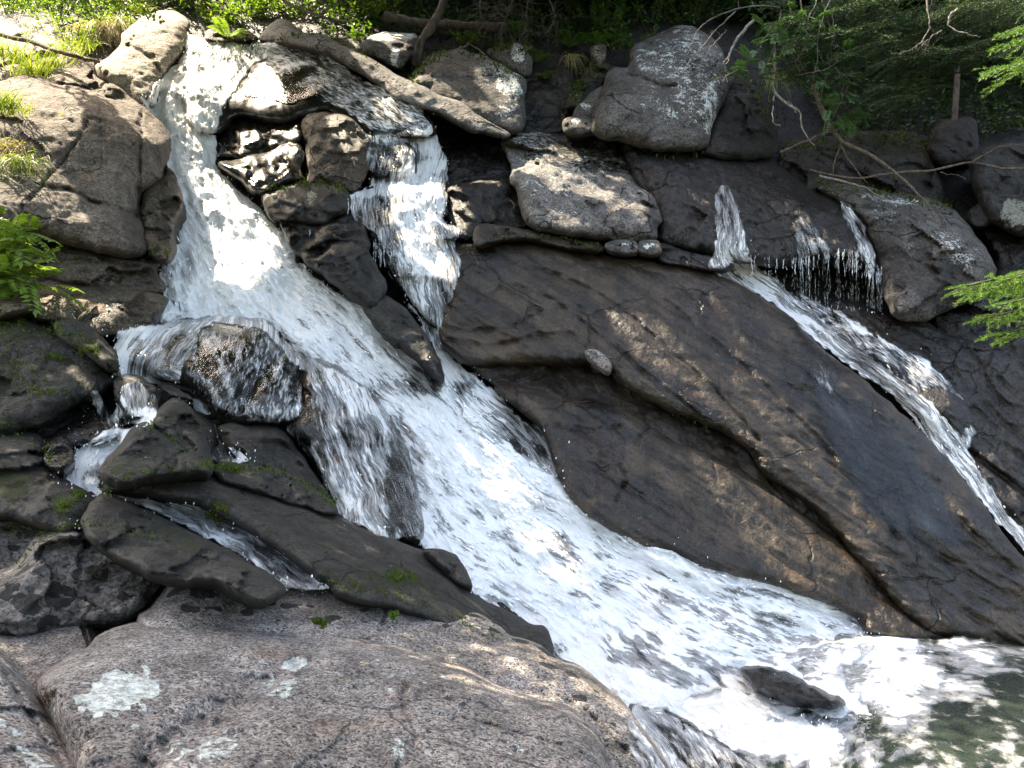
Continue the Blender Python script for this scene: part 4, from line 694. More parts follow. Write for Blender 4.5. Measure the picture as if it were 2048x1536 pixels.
water('pool', 'greenish pool with drifting foam at the lower right',
  [(1180,1390),(1240,1370),(1320,1390),(1450,1360),(1500,1310),(1580,1270),(1680,1240),(1740,1240),(1800,1250),(1870,1268),(1950,1264),(2060,1285),(2300,1290),(2500,1310),(2500,1860),(1500,1880),(1300,1800),(1280,1560)],
  [(1300,1400),(1500,1400),(1750,1370),(2000,1400),(2400,1500)], foam=.44, off=0, pool=True, flat=-2.38, lump=.06, mat='calm', fade=40, blobs=[(1480,1450,200,55,.84,15),(1420,1400,120,30,.95),(1720,1340,170,60,.68,15),(1780,1290,70,30,.78),(1900,1330,110,50,.58,10),(1900,1275,90,10,.7,5),(2000,1300,80,12,.5,15),(1620,1490,140,50,.62,15),(1800,1420,60,30,.72,20),(2000,1420,120,90,.30),(1850,1510,220,60,.34),(1900,1350,110,50,.48),(1840,1430,70,60,.47)], spray=.3, froth=.4, lu=3.2, lv=1.8)

def drips():                                             # loose strands of water hanging from the overhang and ledges
    V = []; Q = []; n = 0; r_ = np.random.default_rng(5)
    def strand(x, y0, y1, rad):
        nonlocal n
        Y = min(Dq([x], [y0])[0], Dq([x], [y0 - 8])[0]) - .05
        m = 9; ys = np.linspace(y0, y1, m); xs = x + np.cumsum(r_.normal(0, .55, m))
        rr = rad * (.7 + .5 * r_.random(m)) * np.r_[.4, np.ones(m - 2), .3]
        p = unp(xs, ys, np.full(m, Y)); a = np.arange(5) / 5 * 2 * math.pi
        ring = np.stack([np.cos(a), np.sin(a), 0 * a], 1)
        V.append((p[:, None] + ring[None] * rr[:, None, None]).reshape(-1, 3))
        for i in range(m - 1):
            for j in range(5):
                Q.append((n + i * 5 + j, n + i * 5 + (j + 1) % 5, n + i * 5 + 5 + (j + 1) % 5, n + i * 5 + 5 + j))
        n += m * 5
    top = spline([(1500,508),(1560,520),(1600,515),(1640,508),(1700,500),(1745,520),(1758,545)], False, 20)
    bot = spline([(1500,548),(1560,590),(1600,610),(1640,612),(1700,622),(1745,632),(1758,636)], False, 20)
    for i in range(85):
        t = r_.random() ** .8
        j = int(t * (len(top) - 1)); L = r_.random()
        a = top[j] + r_.normal(0, 3, 2); b = bot[j]
        y_ = a[1]
        while y_ < b[1] - 6:
            l_ = 8 + 34 * r_.random() ** 2 * (1.6 if L > .6 else .7); strand(a[0] + (y_ - a[1]) * .03 + r_.normal(0, .8), y_, min(y_ + l_, b[1] + 3), .002 + .0035 * r_.random()); y_ += l_ * (1.0 + .9 * r_.random())
    for (x0, x1, y0, y1, k) in ((742,792,268,290,14),(735,830,300,350,20),(695,745,388,430,10),(760,800,410,450,10),(640,820,1000,1060,0),(745,790,470,540,14),(620,628,455,480,2)):
        for i in range(k):
            x = x0 + (x1 - x0) * r_.random(); ya = y0 + (y1 - y0) * r_.random() * .5; strand(x, ya, ya + (y1 - ya) * (.4 + .6 * r_.random()), .006)
    k = NT('dripping_water'); d = k.n('BsdfPrincipled', None, Base_Color=(.72, .78, .82), Roughness=.2); t = k.n('BsdfTransparent')
    mx = k.n('MixShader'); k.set(mx.inputs[0], k.math('ADD', .12, k.math('MULTIPLY', k.ss(k.noise(k.n('TexCoord').outputs['Object'], 22, 3), .42, .62), .6))); k.set(mx.inputs[1], t); k.set(mx.inputs[2], d)
    o = mesh('dripping_water', np.concatenate(V), Q, None, k.out(mx)); tag(o, 'strands of water dripping from the black overhang and ledges', 'water', kind='stuff')
water('stream', 'thin foamy film running over the dark boulder at the bottom edge',
  [(1255,1425),(1300,1412),(1370,1438),(1430,1478),(1500,1518),(1560,1562),(1600,1640),(1400,1700),(1280,1640)], [(1260,1400),(1340,1500),(1420,1640)], foam=.44, off=-.5, climb=9, film=.02, lump=.02, mat='film', fade=14, blobs=[(1300,1480,20,60,.56,-30),(1420,1490,60,10,.6,35)], spray=0, froth=.4)
drips()
def froth():
    P = np.concatenate([a for a, b in FROTH]); D = nrm3(np.concatenate([b for a, b in FROTH])); r_ = np.random.default_rng(8); n = len(P)
    S = nrm3(np.cross(D, r_.normal(size=(n, 3)))); U = np.cross(S, D)
    r = (.003 + .008 * r_.random(n) ** 2.5)[:, None]; l = r * (2.0 + 5.0 * r_.random((n, 1)) ** 2)
    V = np.stack([P + D * l, P - D * l, P + S * r, P - S * r, P + U * r, P - U * r], 1).reshape(-1, 3)
    f = np.array([(0,2,4),(2,1,4),(1,3,4),(3,0,4),(2,0,5),(1,2,5),(3,1,5),(0,3,5)])
    T = (np.arange(n)[:, None, None] * 6 + f[None]).reshape(-1, 3)
    k = NT('froth'); m = k.out(k.n('BsdfPrincipled', None, Base_Color=(.91, .93, .94), Roughness=.5))
    o = mesh('froth', V, None, T, m); tag(o, 'white froth and bubbles breaking along the rushing water', 'foam', kind='stuff')
froth()
def spray():
    P = np.concatenate(SPRAY); r_ = np.random.default_rng(3); n = len(P)
    e_ = np.minimum(r_.exponential(.8, n), 1.6); P = P + np.stack([r_.normal(0, .045, n) * e_, -np.abs(r_.normal(0, .06, n)) * e_ - .01, np.abs(r_.normal(0, .06, n)) * e_ - .01], 1)
    s = .0016 + .005 * r_.random(n) ** 3
    oc = np.array([(1,0,0),(-1,0,0),(0,1,0),(0,-1,0),(.3,0,2.2),(-.3,0,-2.2)], float)
    V = (P[:, None] + oc[None] * s[:, None, None]).reshape(-1, 3)
    f = np.array([(0,2,4),(2,1,4),(1,3,4),(3,0,4),(2,0,5),(1,2,5),(3,1,5),(0,3,5)])
    T = (np.arange(n)[:, None, None] * 6 + f[None]).reshape(-1, 3)
    k = NT('spray_drops'); m = k.out(k.n('BsdfPrincipled', None, Base_Color=(.85, .88, .9), Roughness=.25))
    o = mesh('water_spray', V, None, T, m); tag(o, 'white drops of spray thrown up along the falls', 'water', kind='stuff')
spray()

# ------------------------------------------------------------------ vegetation helpers
def leaf_mat(name, c1, c2, trans=.35, rough=.55):
    k = NT(name); v = k.attr('v')
    c = k.mix(v, c1, c2)
    d = k.n('BsdfPrincipled', None, Base_Color=c, Roughness=rough); d.inputs['Specular IOR Level'].default_value = .35
    t = k.n('BsdfTranslucent', None, Color=k.mul(1.0, c, (1.25, 1.35, .55)))
    m = k.n('MixShader'); k.set(m.inputs[0], trans); k.set(m.inputs[1], d); k.set(m.inputs[2], t)
    return k.out(m)
def bark_mat(name, c1, c2, sc_=18, lich=0.0):
    k = NT(name); v = k.n('TexCoord').outputs['Object']
    n1 = k.noise(k.mapping(v, (sc_, sc_, sc_ * .35)), 1.0, 6, .7)
    c = k.mix(k.ss(n1, .38, .62), c1, c2)
    if lich: c = k.mix(k.math('MULTIPLY', k.ss(k.noise(v, 30, 5, .7), .55, .62), lich), c, (.34, .36, .30))
    return k.out(k.n('BsdfPrincipled', None, Base_Color=c, Roughness=.9, Normal=k.n('Bump', None, Height=n1, Strength=1.0, Distance=.02)))
LM = {'spruce': leaf_mat('spruce_needles', (.014, .034, .010), (.038, .085, .020), .18, .6),
      'fresh': leaf_mat('fresh_spruce_needles', (.030, .085, .022), (.115, .235, .035), .25, .6),
      'shrub': leaf_mat('shrub_leaves', (.055, .125, .018), (.14, .24, .035), .42),
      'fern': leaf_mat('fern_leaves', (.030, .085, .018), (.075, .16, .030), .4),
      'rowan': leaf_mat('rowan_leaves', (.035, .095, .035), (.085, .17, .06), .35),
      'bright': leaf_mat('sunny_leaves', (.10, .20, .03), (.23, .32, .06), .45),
      'grass': leaf_mat('grass_blades', (.12, .20, .035), (.30, .32, .09), .4),
      'straw': leaf_mat('dry_grass_blades', (.30, .24, .10), (.46, .39, .20), .4),
      'floor': leaf_mat('undergrowth_leaves', (.018, .040, .010), (.050, .085, .018), .3),
      'dead': leaf_mat('dead_twigs', (.055, .040, .030), (.13, .105, .080), .0, .9),
      'moss': leaf_mat('moss_tips', (.035, .055, .010), (.115, .165, .022), .25, .9),
      'needle_litter': leaf_mat('fallen_needles', (.055, .032, .018), (.16, .085, .045), .05, .9)}
BM = {'spruce': bark_mat('spruce_bark', (.050, .038, .030), (.105, .085, .068)),
      'dead': bark_mat('dead_wood', (.12, .098, .077), (.25, .215, .175), 25, .4),
      'brown': bark_mat('brown_wood', (.055, .040, .026), (.115, .085, .052), 25, .3),
      'twig': bark_mat('grey_twigs', (.06, .05, .042), (.13, .112, .095), 30, .4)}
def nrm(a): return a / (np.linalg.norm(a, axis=-1, keepdims=True) + 1e-9)
class Leaves:
    def __init__(s): s.V = []; s.v = []
    def add(s, P, D, N, L, Wd, v, mid=.45):
        P = np.atleast_2d(P); n = len(P); D = nrm(np.broadcast_to(D, (n, 3))); S = nrm(np.cross(D, np.broadcast_to(N, (n, 3)))); U = np.cross(S, D)
        L = np.broadcast_to(L, (n,))[:, None]; Wd = np.broadcast_to(Wd, (n,))[:, None]
        m = P + D * L * mid + U * Wd * .12
        s.V.append(np.stack([P, m + S * Wd * .5, P + D * L - U * L * .08, m - S * Wd * .5], 1)); s.v.append(np.repeat(np.broadcast_to(v, (n,)), 4))
    def build(s, name, mat, parent=None, keep=None, origin=None):
        V = np.concatenate(s.V); v = np.concatenate(s.v).reshape(-1, 4)
        if keep is not None:
            k_ = keep(V.mean(1)); V = V[k_]; v = v[k_]
        return mesh(name, V.reshape(-1, 3), np.arange(len(V) * 4).reshape(-1, 4), None, mat, {'v': v.ravel()}, smooth=False, parent=parent, origin=origin)
class Tubes:
    def __init__(s): s.V = []; s.Q = []; s.n = 0
    def add(s, pts, r, sides=6):
        p = np.asarray(pts, float); m = len(p); r = np.broadcast_to(r, (m,)) if np.ndim(r) else np.full(m, r)
        t = nrm(np.gradient(p, axis=0)); a = np.cross(t, [0.13, .21, .97]); a = nrm(a); b = np.cross(t, a)
        th = np.arange(sides) / sides * 2 * math.pi
        s.V.append((p[:, None] + r[:, None, None] * (a[:, None] * np.cos(th)[None, :, None] + b[:, None] * np.sin(th)[None, :, None])).reshape(-1, 3))
        i = np.arange(m - 1)[:, None] * sides; j = np.arange(sides)[None]; k = (j + 1) % sides
        s.Q.append((s.n + np.stack([i + j, i + k, i + sides + k, i + sides + j], -1)).reshape(-1, 4)); s.n += m * sides
    def build(s, name, mat, parent=None, origin=None): return mesh(name, np.concatenate(s.V), np.concatenate(s.Q), None, mat, parent=parent, origin=origin)
def wig(pts, k, amp, r_):                                # a resampled, slightly crooked polyline
    p = np.asarray(pts, float); t = np.linspace(0, len(p) - 1, k); i = np.minimum(t.astype(int), len(p) - 2); f = (t - i)[:, None]
    a, b, c, d = p[np.maximum(i - 1, 0)], p[i], p[i + 1], p[np.minimum(i + 2, len(p) - 1)]
    q = .5 * (2 * b + (c - a) * f + (2 * a - 5 * b + 4 * c - d) * f ** 2 + (3 * b - a - 3 * c + d) * f ** 3)
    w = np.cumsum(r_.normal(0, 1, (k, 3)), 0); w -= np.linspace(0, 1, k)[:, None] * w[-1]; return q + w * amp

# spots kept sunlit by cutting gaps into the canopy leaves: (pixel x, pixel y, radius in metres)
LIT = [(60,60,1.4),(200,70,1.5),(330,80,1.2),(100,0,1.6),(370,170,.35),(380,220,.5),(375,320,.5),(400,400,.55),(450,490,.5),(30,200,.6),(50,510,.5),(150,590,.35),(60,590,.3),(200,690,.16),(170,700,.14),
 (480,20,.6),(600,15,.5),(700,50,.4),(760,140,.25),(850,182,.25),(940,222,.22),(1000,262,.16),(770,70,.3),
 (1070,290,.25),(1150,310,.25),(1230,350,.22),(1100,345,.3),(1200,390,.25),(1290,420,.18),(1060,325,.2),(780,380,.3),(870,372,.25),(895,450,.13),(830,470,.22),(840,330,.15),(960,340,.2),(600,300,.1),
 (1290,680,.24),(1340,700,.16),(1580,850,.24),(1500,1040,.2),(1680,1150,.26),(1840,740,.3),(1890,790,.3),(1920,850,.2),(1790,900,.2),(1030,1000,.22),(1790,1150,.14),(1840,960,.12),
 (1990,620,.22),(940,70,.16),(1700,205,.12),(1650,240,.12),(1780,290,.1),(1780,385,.12),(1400,400,.06),]
LP = np.array([at(a, b) for a, b, _ in LIT]).reshape(-1, 3); LR = np.array([c for *_, c in LIT])
def shade_keep(extra=0.0):
    def f(c):
        k_ = np.ones(len(c), bool)
        for L, r in zip(LP, LR):
            w = c - L; t = w @ SUN; d = np.linalg.norm(w - t[:, None] * SUN, axis=1)
            k_ &= ~((d < r + extra) & (t > .4))
        return k_
    return f

# ------------------------------------------------------------------ spruces of the forest
def spruce(base, h, R, seed, label, low=.12, group='spruce trees of the dark forest', n_card=11, keep=True, lean=0):
    r_ = np.random.default_rng(seed); base = np.array(base, float)
    o = empty('spruce_tree', base, label, 'tree', group)
    tb = Tubes(); tz = np.linspace(0, 1, 14); tp = base + np.stack([lean * tz * h + .06 * np.sin(tz * 9 + seed), .05 * np.cos(tz * 7), tz * h - .3], 1)
    tb.add(tp, .16 * h / 14 * (1.05 - tz) + .015 + .12 * np.exp(-tz * 40), 9); tb.build('trunk', BM['spruce'], o, base)
    lv = Leaves(); tw = Tubes()
    z = low * h
    while z < h * .98:
        f = (z / h); nb = 6
        for b in range(nb):
            a = r_.random() * 6.28; L = R * (1 - f) ** .75 * (.7 + .5 * r_.random()) * min(1, .55 + (z - low * h) / (.12 * h))
            t = np.linspace(.08, 1, int(5 + L * 4)); m = len(t)
            d = np.array([math.cos(a), math.sin(a), 0])
            q = base + np.array([lean * z, 0, z]) + d * (t * L)[:, None] + np.array([0, 0, 1]) * (-.45 * L * t ** 1.4 + .18 * L * t ** 3)[:, None]
            if L > .5: tw.add(q[::2] if m > 5 else q, np.linspace(.03, .006, len(q[::2] if m > 5 else q)) * (.4 + L * .3), 4)
            for s in (-1, 1):
                side = np.cross(d, [0, 0, 1]) * s
                rep = max(1, int(n_card / 5))
                for k_ in range(rep):
                    dd = nrm(d * (.35 + .5 * r_.random((m, 1))) + side * (.4 + .6 * r_.random((m, 1))) + np.array([0, 0, -1]) * (.15 + .6 * r_.random((m, 1))))
                    lv.add(q + r_.normal(0, .05, (m, 3)), dd, np.array([0, 0, 1.]) + r_.normal(0, .35, (m, 3)), (.24 + .30 * r_.random(m)) * (1.15 - .5 * t) * (1 + .25 * R), .10 + .09 * r_.random(m), r_.random(m))
        z += .26 + .10 * r_.random()
    tw.build('branches', BM['spruce'], o, base)
    lv.build('crown', LM['spruce'], o, shade_keep(.03) if keep else None, base)
    return o
SP = [(-2.2,14.9,15,2.7),(.6,14.9,14,2.6),(2.6,15.8,17,2.8),(4.6,14.6,15,2.6),(6.4,15.6,16,2.8),(8.4,14.4,15,2.6),(-.6,17.6,19,2.9),(3.6,18.0,19,2.9),(7.2,18.2,18,2.9),(10.4,15.5,16,2.9),
      (-5.0,15.4,16,2.6),(-6.6,20.5,22,3.0),(11.5,18.5,18,3),(1.5,20.5,20,3),(-2.5,21.5,21,3),(5.5,21.5,20,3),(9.5,22,20,3)]
SPL = ['spruce trunk rising behind the grey boulder with the chalky top', 'stout spruce with drooping dead twigs above the brown rounded boulder', 'dark spruce behind the ferns at the forest edge', 'dark spruce behind the large lichened boulder',
       'spruce standing behind the hanging rowan branches', 'spruce at the upper right with trunk rising over the dark cliff', 'spruce deeper in the forest between the two nearest trunks', 'spruce deeper in the forest above the lichened boulder',
       'spruce deeper in the forest behind the rowan', 'spruce at the far right edge of the forest', 'tall spruce behind the bright shrubs above the falls', 'tallest spruce behind the falls toward the left', 'deep forest spruce at the far right',
       'deep forest spruce in the middle of the hillside', 'deep forest spruce left of the middle', 'deep forest spruce right of the middle', 'deep forest spruce at the back right']
LOW = [.20,.13,.16,.15,.13,.12,.2,.2,.2,.1,.30,.25,.15,.2,.3,.2,.2]
for i, (x, y, h, R) in enumerate(SP):
    spruce((x, y, float(hill_z(x, y)) - .1), h, R, 100 + i, SPL[i], LOW[i])

# nearer spruce boughs with real twigs
def bough(lv, tw, base, d, L, r_, droop=.35, nl=.016, nw=.0022, dens=230, side_l=.32, lit=.5, gap=.05):  # lit and young only set how light the needle colour is
    d = nrm(np.array(d, float)); n = max(6, int(L / .06)); t = np.linspace(0, 1, n)
    ax = np.array(base) + d * (t * L)[:, None] + np.array([0, 0, -1.]) * (droop * L * t ** 1.7)[:, None]
    tw.add(ax, np.linspace(.009, .002, n) * (L + .3), 5)
    S = nrm(np.cross(d, [0, 0, 1]))
    def needles(p, q, young):
        l = np.linalg.norm(q - p); k = max(4, int(l * dens)); u = r_.random(k)[:, None]; a = (q - p) / l
        side = nrm(np.cross(a, [0, 0, 1.]) + 1e-6); up = np.cross(side, a)
        th = r_.random(k) * 2 * math.pi
        rad = side * np.cos(th)[:, None] + up * (.25 + .75 * np.sin(th))[:, None]
        dd = nrm(a * .75 + rad * .8)
        lv.add(p + (q - p) * u, dd, rad + r_.normal(0, .3, (k, 3)), nl * (.8 + .4 * r_.random(k)), nw, np.clip(young + r_.normal(0, .15, k) + .35 * (u[:, 0] - .4), 0, 1))
    s = .10 * L
    while s < L:
        f = s / L; b = ax[min(int(f * (n - 1)), n - 1)]
        for sg in (-1, 1):
            l = side_l * L * (1.05 - f) ** .8 * (.75 + .5 * r_.random()) + .05
            e = b + nrm(d * .8 + S * sg * .85 + np.array([0, 0, -.25 + .25 * r_.normal()])) * l + np.array([0, 0, -.18 * l])
            tw.add(np.array([b, (b + e) / 2 + [0, 0, .02 * l], e]), [.0022, .0017, .001], 4)
            needles(b, e, lit * (.4 + .6 * r_.random()))
            ns = int(l / .07)
            for q in range(ns):
                g = (q + .6) / (ns + .3); bb = b + (e - b) * g; sg2 = 1 if q % 2 else -1
                e2 = bb + nrm((e - b) / l * .9 + d * .3 * 0 + np.cross((e - b) / l, [0, 0, 1.]) * sg2 * .7 + np.array([0, 0, -.15])) * l * .42 * (1.1 - g)
                needles(bb, e2, lit * (.6 + .7 * r_.random()))
        s += gap * (.8 + .4 * r_.random())
    needles(ax[-3], ax[-1] + d * .04, lit * 1.2)
def near_spruce():
    r_ = np.random.default_rng(77); base = np.array([4.15, 4.6, -2.2])
    o = empty('spruce_tree', base, 'young spruce at the right edge reaching a bright green bough into the picture', 'tree')
    tb = Tubes(); z = np.linspace(0, 1, 10); tb.add(base + np.stack([.03 * np.sin(z * 8), .02 * np.cos(z * 6), z * 4.2], 1), .07 * (1.05 - z) + .006, 8); tb.build('trunk', BM['spruce'], o, base)
    for (px, py, Y, L, drop) in ((1905,578,4.35,1.05,.16),(1958,640,4.30,.95,.12),(1925,590,4.5,1.0,.2),(1975,675,4.42,.9,.12),(2010,560,4.25,.9,.2),(2000,610,4.15,.85,.18)):
        tip = unp(px, py, Y); root = base + np.array([0, 0, 4.2 * 0 + (tip[2] - base[2]) + drop * L + .05])
        d = tip - root; d[2] = 0; L = np.linalg.norm(d)
        lv, tw = Leaves(), Tubes()
        root[2] = tip[2] + .14 * L
        bough(lv, tw, root, d, L, r_, droop=.14, side_l=.26, lit=.75, gap=.045, dens=620, nl=.019, nw=.0028)
        b = tw.build('branch', BM['brown'], o, root); lv.build('needles', LM['fresh'], b, None, root + np.array(o.location) * 0)
        bpy.context.view_layer.update()
    return o
def fix_sub(child):                                       # place a sub-part under its part without moving it
    pass
def side_spruce():                                        # the spruce at the upper right whose boughs hang into view
    r_ = np.random.default_rng(78); base = at(1925, 262) + np.array([0.05, .25, 0])
    o = empty('spruce_tree', base, 'leaning spruce with green hanging boughs at the upper right', 'tree')
    tb = Tubes(); tb.add(wig([base + [-.35, 0, -.55], base + [-.1, .05, -.2], base + [.05, .1, .5], base + [.12, .2, 1.6], base + [.0, .3, 5]], 24, .004, r_), np.linspace(.06, .035, 24), 9); tb.build('trunk', BM['spruce'], o, base)
    spec = []
    for i in range(135):
        px = 1530 + 520 * r_.random(); py = -10 + 240 * r_.random()
        if py > 70 + 170 * max(0, 1 - abs(px - 1730) / 200): py = 10 + 150 * r_.random()
        spec.append((px, py, 9.6 + 1.6 * r_.random()))
    spec += [(1975,150,8.2),(2000,70,8.2),(2035,130,8.0),(2040,30,8.2),(1985,100,8.4),(2055,160,8.1)]
    for px, py, Y in spec:
        tip = unp(px, py, Y); L = .7 + .6 * r_.random(); d = nrm(np.array([-.9 + .5 * r_.normal(), -.5 + .3 * r_.normal(), 0])); root = tip - d * L + np.array([0, 0, .30 * L])
        lv, tw = Leaves(), Tubes(); bough(lv, tw, root, d, L, r_, droop=.30, nl=.036, nw=.009, dens=80, side_l=.36, lit=.75 if Y < 9 else .55, gap=.085)
        b = tw.build('branch', BM['spruce'], o, root); lv.build('needles', LM['fresh' if Y < 9 and py > 60 else 'spruce'], b, None, root)
near_spruce(); side_spruce()
bpy.context.view_layer.update()

# ------------------------------------------------------------------ broad leaved trees with unseen crowns of leaf clumps, added along sun rays for shade
SHADE = [(440,660),(480,750),(560,740),(380,680),(1900,1500),(1750,1500),(2000,1350),(1600,1500),(2040,1480),(580,150),(540,200),(640,190),(540,300),(600,120),(1050,1480),(800,1500),(600,1500),(-250,400),(-250,650),(-250,900),(-250,1150),(-350,300),(-150,500),(-150,800),(-150,1050),(-380,700),(-380,1000),(-150,1300),(1400,1400),(1500,1250),(1600,1350),(1700,1300),(1300,1450),(1200,1000),(1450,1480),(1650,1450),(1250,1500),(1300,1400),(600,100),(540,110),(650,80),(740,130),(460,130),(470,680),(420,710),(510,660),(560,130),(640,150),(720,200),(590,200),(500,150),(700,280),(640,290),(560,400),(600,470),(100,1400),(400,1300),(700,1400),(1000,1450),(400,1500),(200,1180),(1150,1450),(650,1230),(20,1450),(100,950),(300,900),(500,1000),(800,1120),(350,1080),(1000,1230),(650,1080),(100,760),(250,630),(60,850),(30,680),(100,300),(250,350),(200,450),(100,550),(180,250),(40,380),
 (450,730),(300,700),(550,780),(700,900),(800,1000),(900,900),(1000,1100),(1200,1200),(1350,1300),(1300,1100),(1100,950),(780,760),(1500,1400),(1800,1350),(1950,1450),(640,440),(680,540),(800,640),(520,300),(660,300),(540,345),(620,400),(560,170),(680,180),(600,230),(500,190),
 (1000,560),(1150,600),(1300,640),(1450,700),(1600,760),(1750,880),(1200,820),(1400,980),(1600,1120),(1900,1150),(1850,1000),(1700,800),(960,400),(1100,420),(1300,460),(1400,380),(1550,400),(1650,470),(1800,500),(1900,600),(1950,400),(1350,150),(1300,250),(950,170),(900,140),(1000,200),(1850,420),(2000,800),(1480,250),(1250,180)]
def canopy(name_label, base, pts, seed, limb_from, nclu=4, r=.62):
    r_ = np.random.default_rng(seed); base = np.array(base, float)
    o = empty('shade_birch', base, name_label, 'tree')
    tb = Tubes(); lv = Leaves(); top = base + np.array(limb_from)
    tb.add(wig([base - [0, 0, .6], base + np.array(limb_from) * .5 + [0, .15, 0], top, top + [.3, .1, 3.0]], 18, .02, r_), np.linspace(.13, .04, 18), 9)
    for i, c0 in enumerate(pts):
        if i % 3 == 0: tb.add(wig([top + [0, 0, .4 * r_.random()], (top + c0) / 2 + [0, 0, .5], c0], 8, .03, r_), np.linspace(.035, .006, 8), 5)
        for k in range(nclu):
            c = c0 + r_.normal(0, r * .6, 3) * np.array([1, 1, .6]); n = 210; q = c + r_.normal(0, .34, (n, 3)); q = q[q[:, 2] > q[:, 1] * .5 + .42]; n = len(q)
            if n: lv.add(q, r_.normal(size=(n, 3)) + [0, 0, -.4], r_.normal(size=(n, 3)), .11 + .05 * r_.random(n), .08, r_.random(n))
    tb.build('trunk', BM['spruce'], o, base); lv.build('crown', LM['shrub'], o, shade_keep(.03), base)
    return o
def shade_birches():
    C_ = []
    for (px, py) in SHADE:
        q = np.array(at(px, py)).reshape(3); t = (.5 * q[1] + 1.6 - q[2]) / (SUN[2] - .5 * SUN[1]); C_.append(q + SUN * t)  # clump centre up the sun ray of each spot, just out of view
    C_ = np.array(C_); Lm = C_[:, 0] < -2.6
    r_ = np.random.default_rng(31)
    base = np.array([-8.9, 9.2, 1.8])
    o = canopy('sunlit birch on the left bank with leafy twigs hanging into the top left corner, its unseen crown shaped to cast shade', base, C_[Lm], 33, (.6, -.2, 6.5))
    canopy('slim birch added among the spruces behind the bank to cast shade', (.15, 14.4, float(hill_z(.15, 14.4)) - .1), C_[~Lm], 34, (-.2, 0, 4.2))
    tw = Tubes(); l2 = Leaves()
    for i in range(16):
        px, py, Y = 10 + 340 * r_.random(), -10 + 50 * r_.random() ** 1.5, 7.6 + 1.0 * r_.random(); tip = unp(px, py, Y); root = tip + np.array([-.5 - .5 * r_.random(), -.1, .5])
        ax = wig([root, (root + tip) / 2 + [0, 0, .12], tip], 12, .01, r_); tw.add(ax, np.linspace(.008, .002, 12), 4)
        n = 60; j = r_.integers(2, 12, n); l2.add(ax[j] + r_.normal(0, .03, (n, 3)), r_.normal(size=(n, 3)) + [.4, 0, -.4], r_.normal(size=(n, 3)), .04 + .02 * r_.random(n), .028, r_.random(n))
    b = tw.build('branch', BM['brown'], o, base); l2.build('leaves', LM['bright'], b, None, base)
shade_birches()

# ------------------------------------------------------------------ shrubs, ferns, grass
def shrub(px, py, hgt, wid, n, label, mat='shrub', seed=1, Y=None, ll=.075, lw=.035, group='leafy shrubs behind the falls', down=0.0):
    r_ = np.random.default_rng(seed); b = at(px, py) if Y is None else unp(px, py, Y)
    b = np.array(b)
    o = empty('leafy_shrub', b, label, 'shrub', group); tw, lv = Tubes(), Leaves()
    for i in range(n):
        a = r_.random() * 6.28; rr = r_.random() ** .6 * wid; root = b + np.array([math.cos(a) * rr * .5, math.sin(a) * rr * .4, -.05]); tip = root + np.array([math.cos(a) * rr * .7, math.sin(a) * rr * .5, hgt * (.45 + .6 * r_.random())])
        ax = wig([root, (root + tip) / 2 + r_.normal(0, .04, 3), tip], 10, .008, r_); tw.add(ax, np.linspace(.007, .002, 10), 4)
        k = int(16 + 14 * hgt); j = r_.integers(2, 10, k); dirs = nrm(np.stack([r_.normal(size=k), r_.normal(size=k), .1 + .5 * r_.random(k) - down], 1))
        lv.add(ax[j] + dirs * .015, dirs, np.array([0, 0, 1.]) + r_.normal(0, .45, (k, 3)), ll * (.7 + .6 * r_.random(k)), lw * (.8 + .5 * r_.random(k)), r_.random(k))
    s = tw.build('stems', BM['brown'], o, b); lv.build('foliage', LM[mat], o, None, b)
    return o
SH = [(405,60,.7,.5,30,13.4,'feathery bright shrub right above the lip of the falls'),(470,50,.9,.6,46,13.6,'tall pale green shrub behind the mossy flat rock'),(530,40,.9,.5,40,13.8,'light green shrub left of the skyline boulder'),
      (600,52,.8,.5,36,13.9,'light green shrub behind the skyline boulder'),(665,70,.6,.45,30,13.5,'low green shrub behind the rim of rock'),(700,82,.55,.4,30,13.2,'bushy shrub left of the grey chalky boulder'),
      (735,48,.8,.5,34,13.8,'broad leaved shrub under the leaning dead stem'),(650,25,.9,.6,34,14.6,'shrub in half shade behind the bare branches'),(790,40,.6,.5,26,14.2,'dark leaved shrub beside the fallen log'),(440,20,.9,.6,36,14.6,'shrub farther back above the lip of the falls'),(560,10,.9,.6,34,15,'shrub highest on the slope above the skyline boulder'),
      (345,15,.9,.6,36,13.4,'sunny shrub above the leaning slab')]
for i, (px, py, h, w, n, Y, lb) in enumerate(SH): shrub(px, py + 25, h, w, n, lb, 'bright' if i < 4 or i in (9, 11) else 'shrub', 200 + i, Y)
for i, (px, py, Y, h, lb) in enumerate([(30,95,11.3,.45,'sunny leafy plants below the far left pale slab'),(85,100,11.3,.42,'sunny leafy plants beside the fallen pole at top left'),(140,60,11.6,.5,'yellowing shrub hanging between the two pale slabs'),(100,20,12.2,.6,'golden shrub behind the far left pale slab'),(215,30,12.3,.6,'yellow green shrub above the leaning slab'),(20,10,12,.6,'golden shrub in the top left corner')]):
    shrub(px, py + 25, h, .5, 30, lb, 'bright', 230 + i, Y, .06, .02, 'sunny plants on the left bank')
shrub(940, 85, .35, .35, 26, 'little yellow lit shrub under the fallen log', 'bright', 241, 13.3, .05, .03, None)
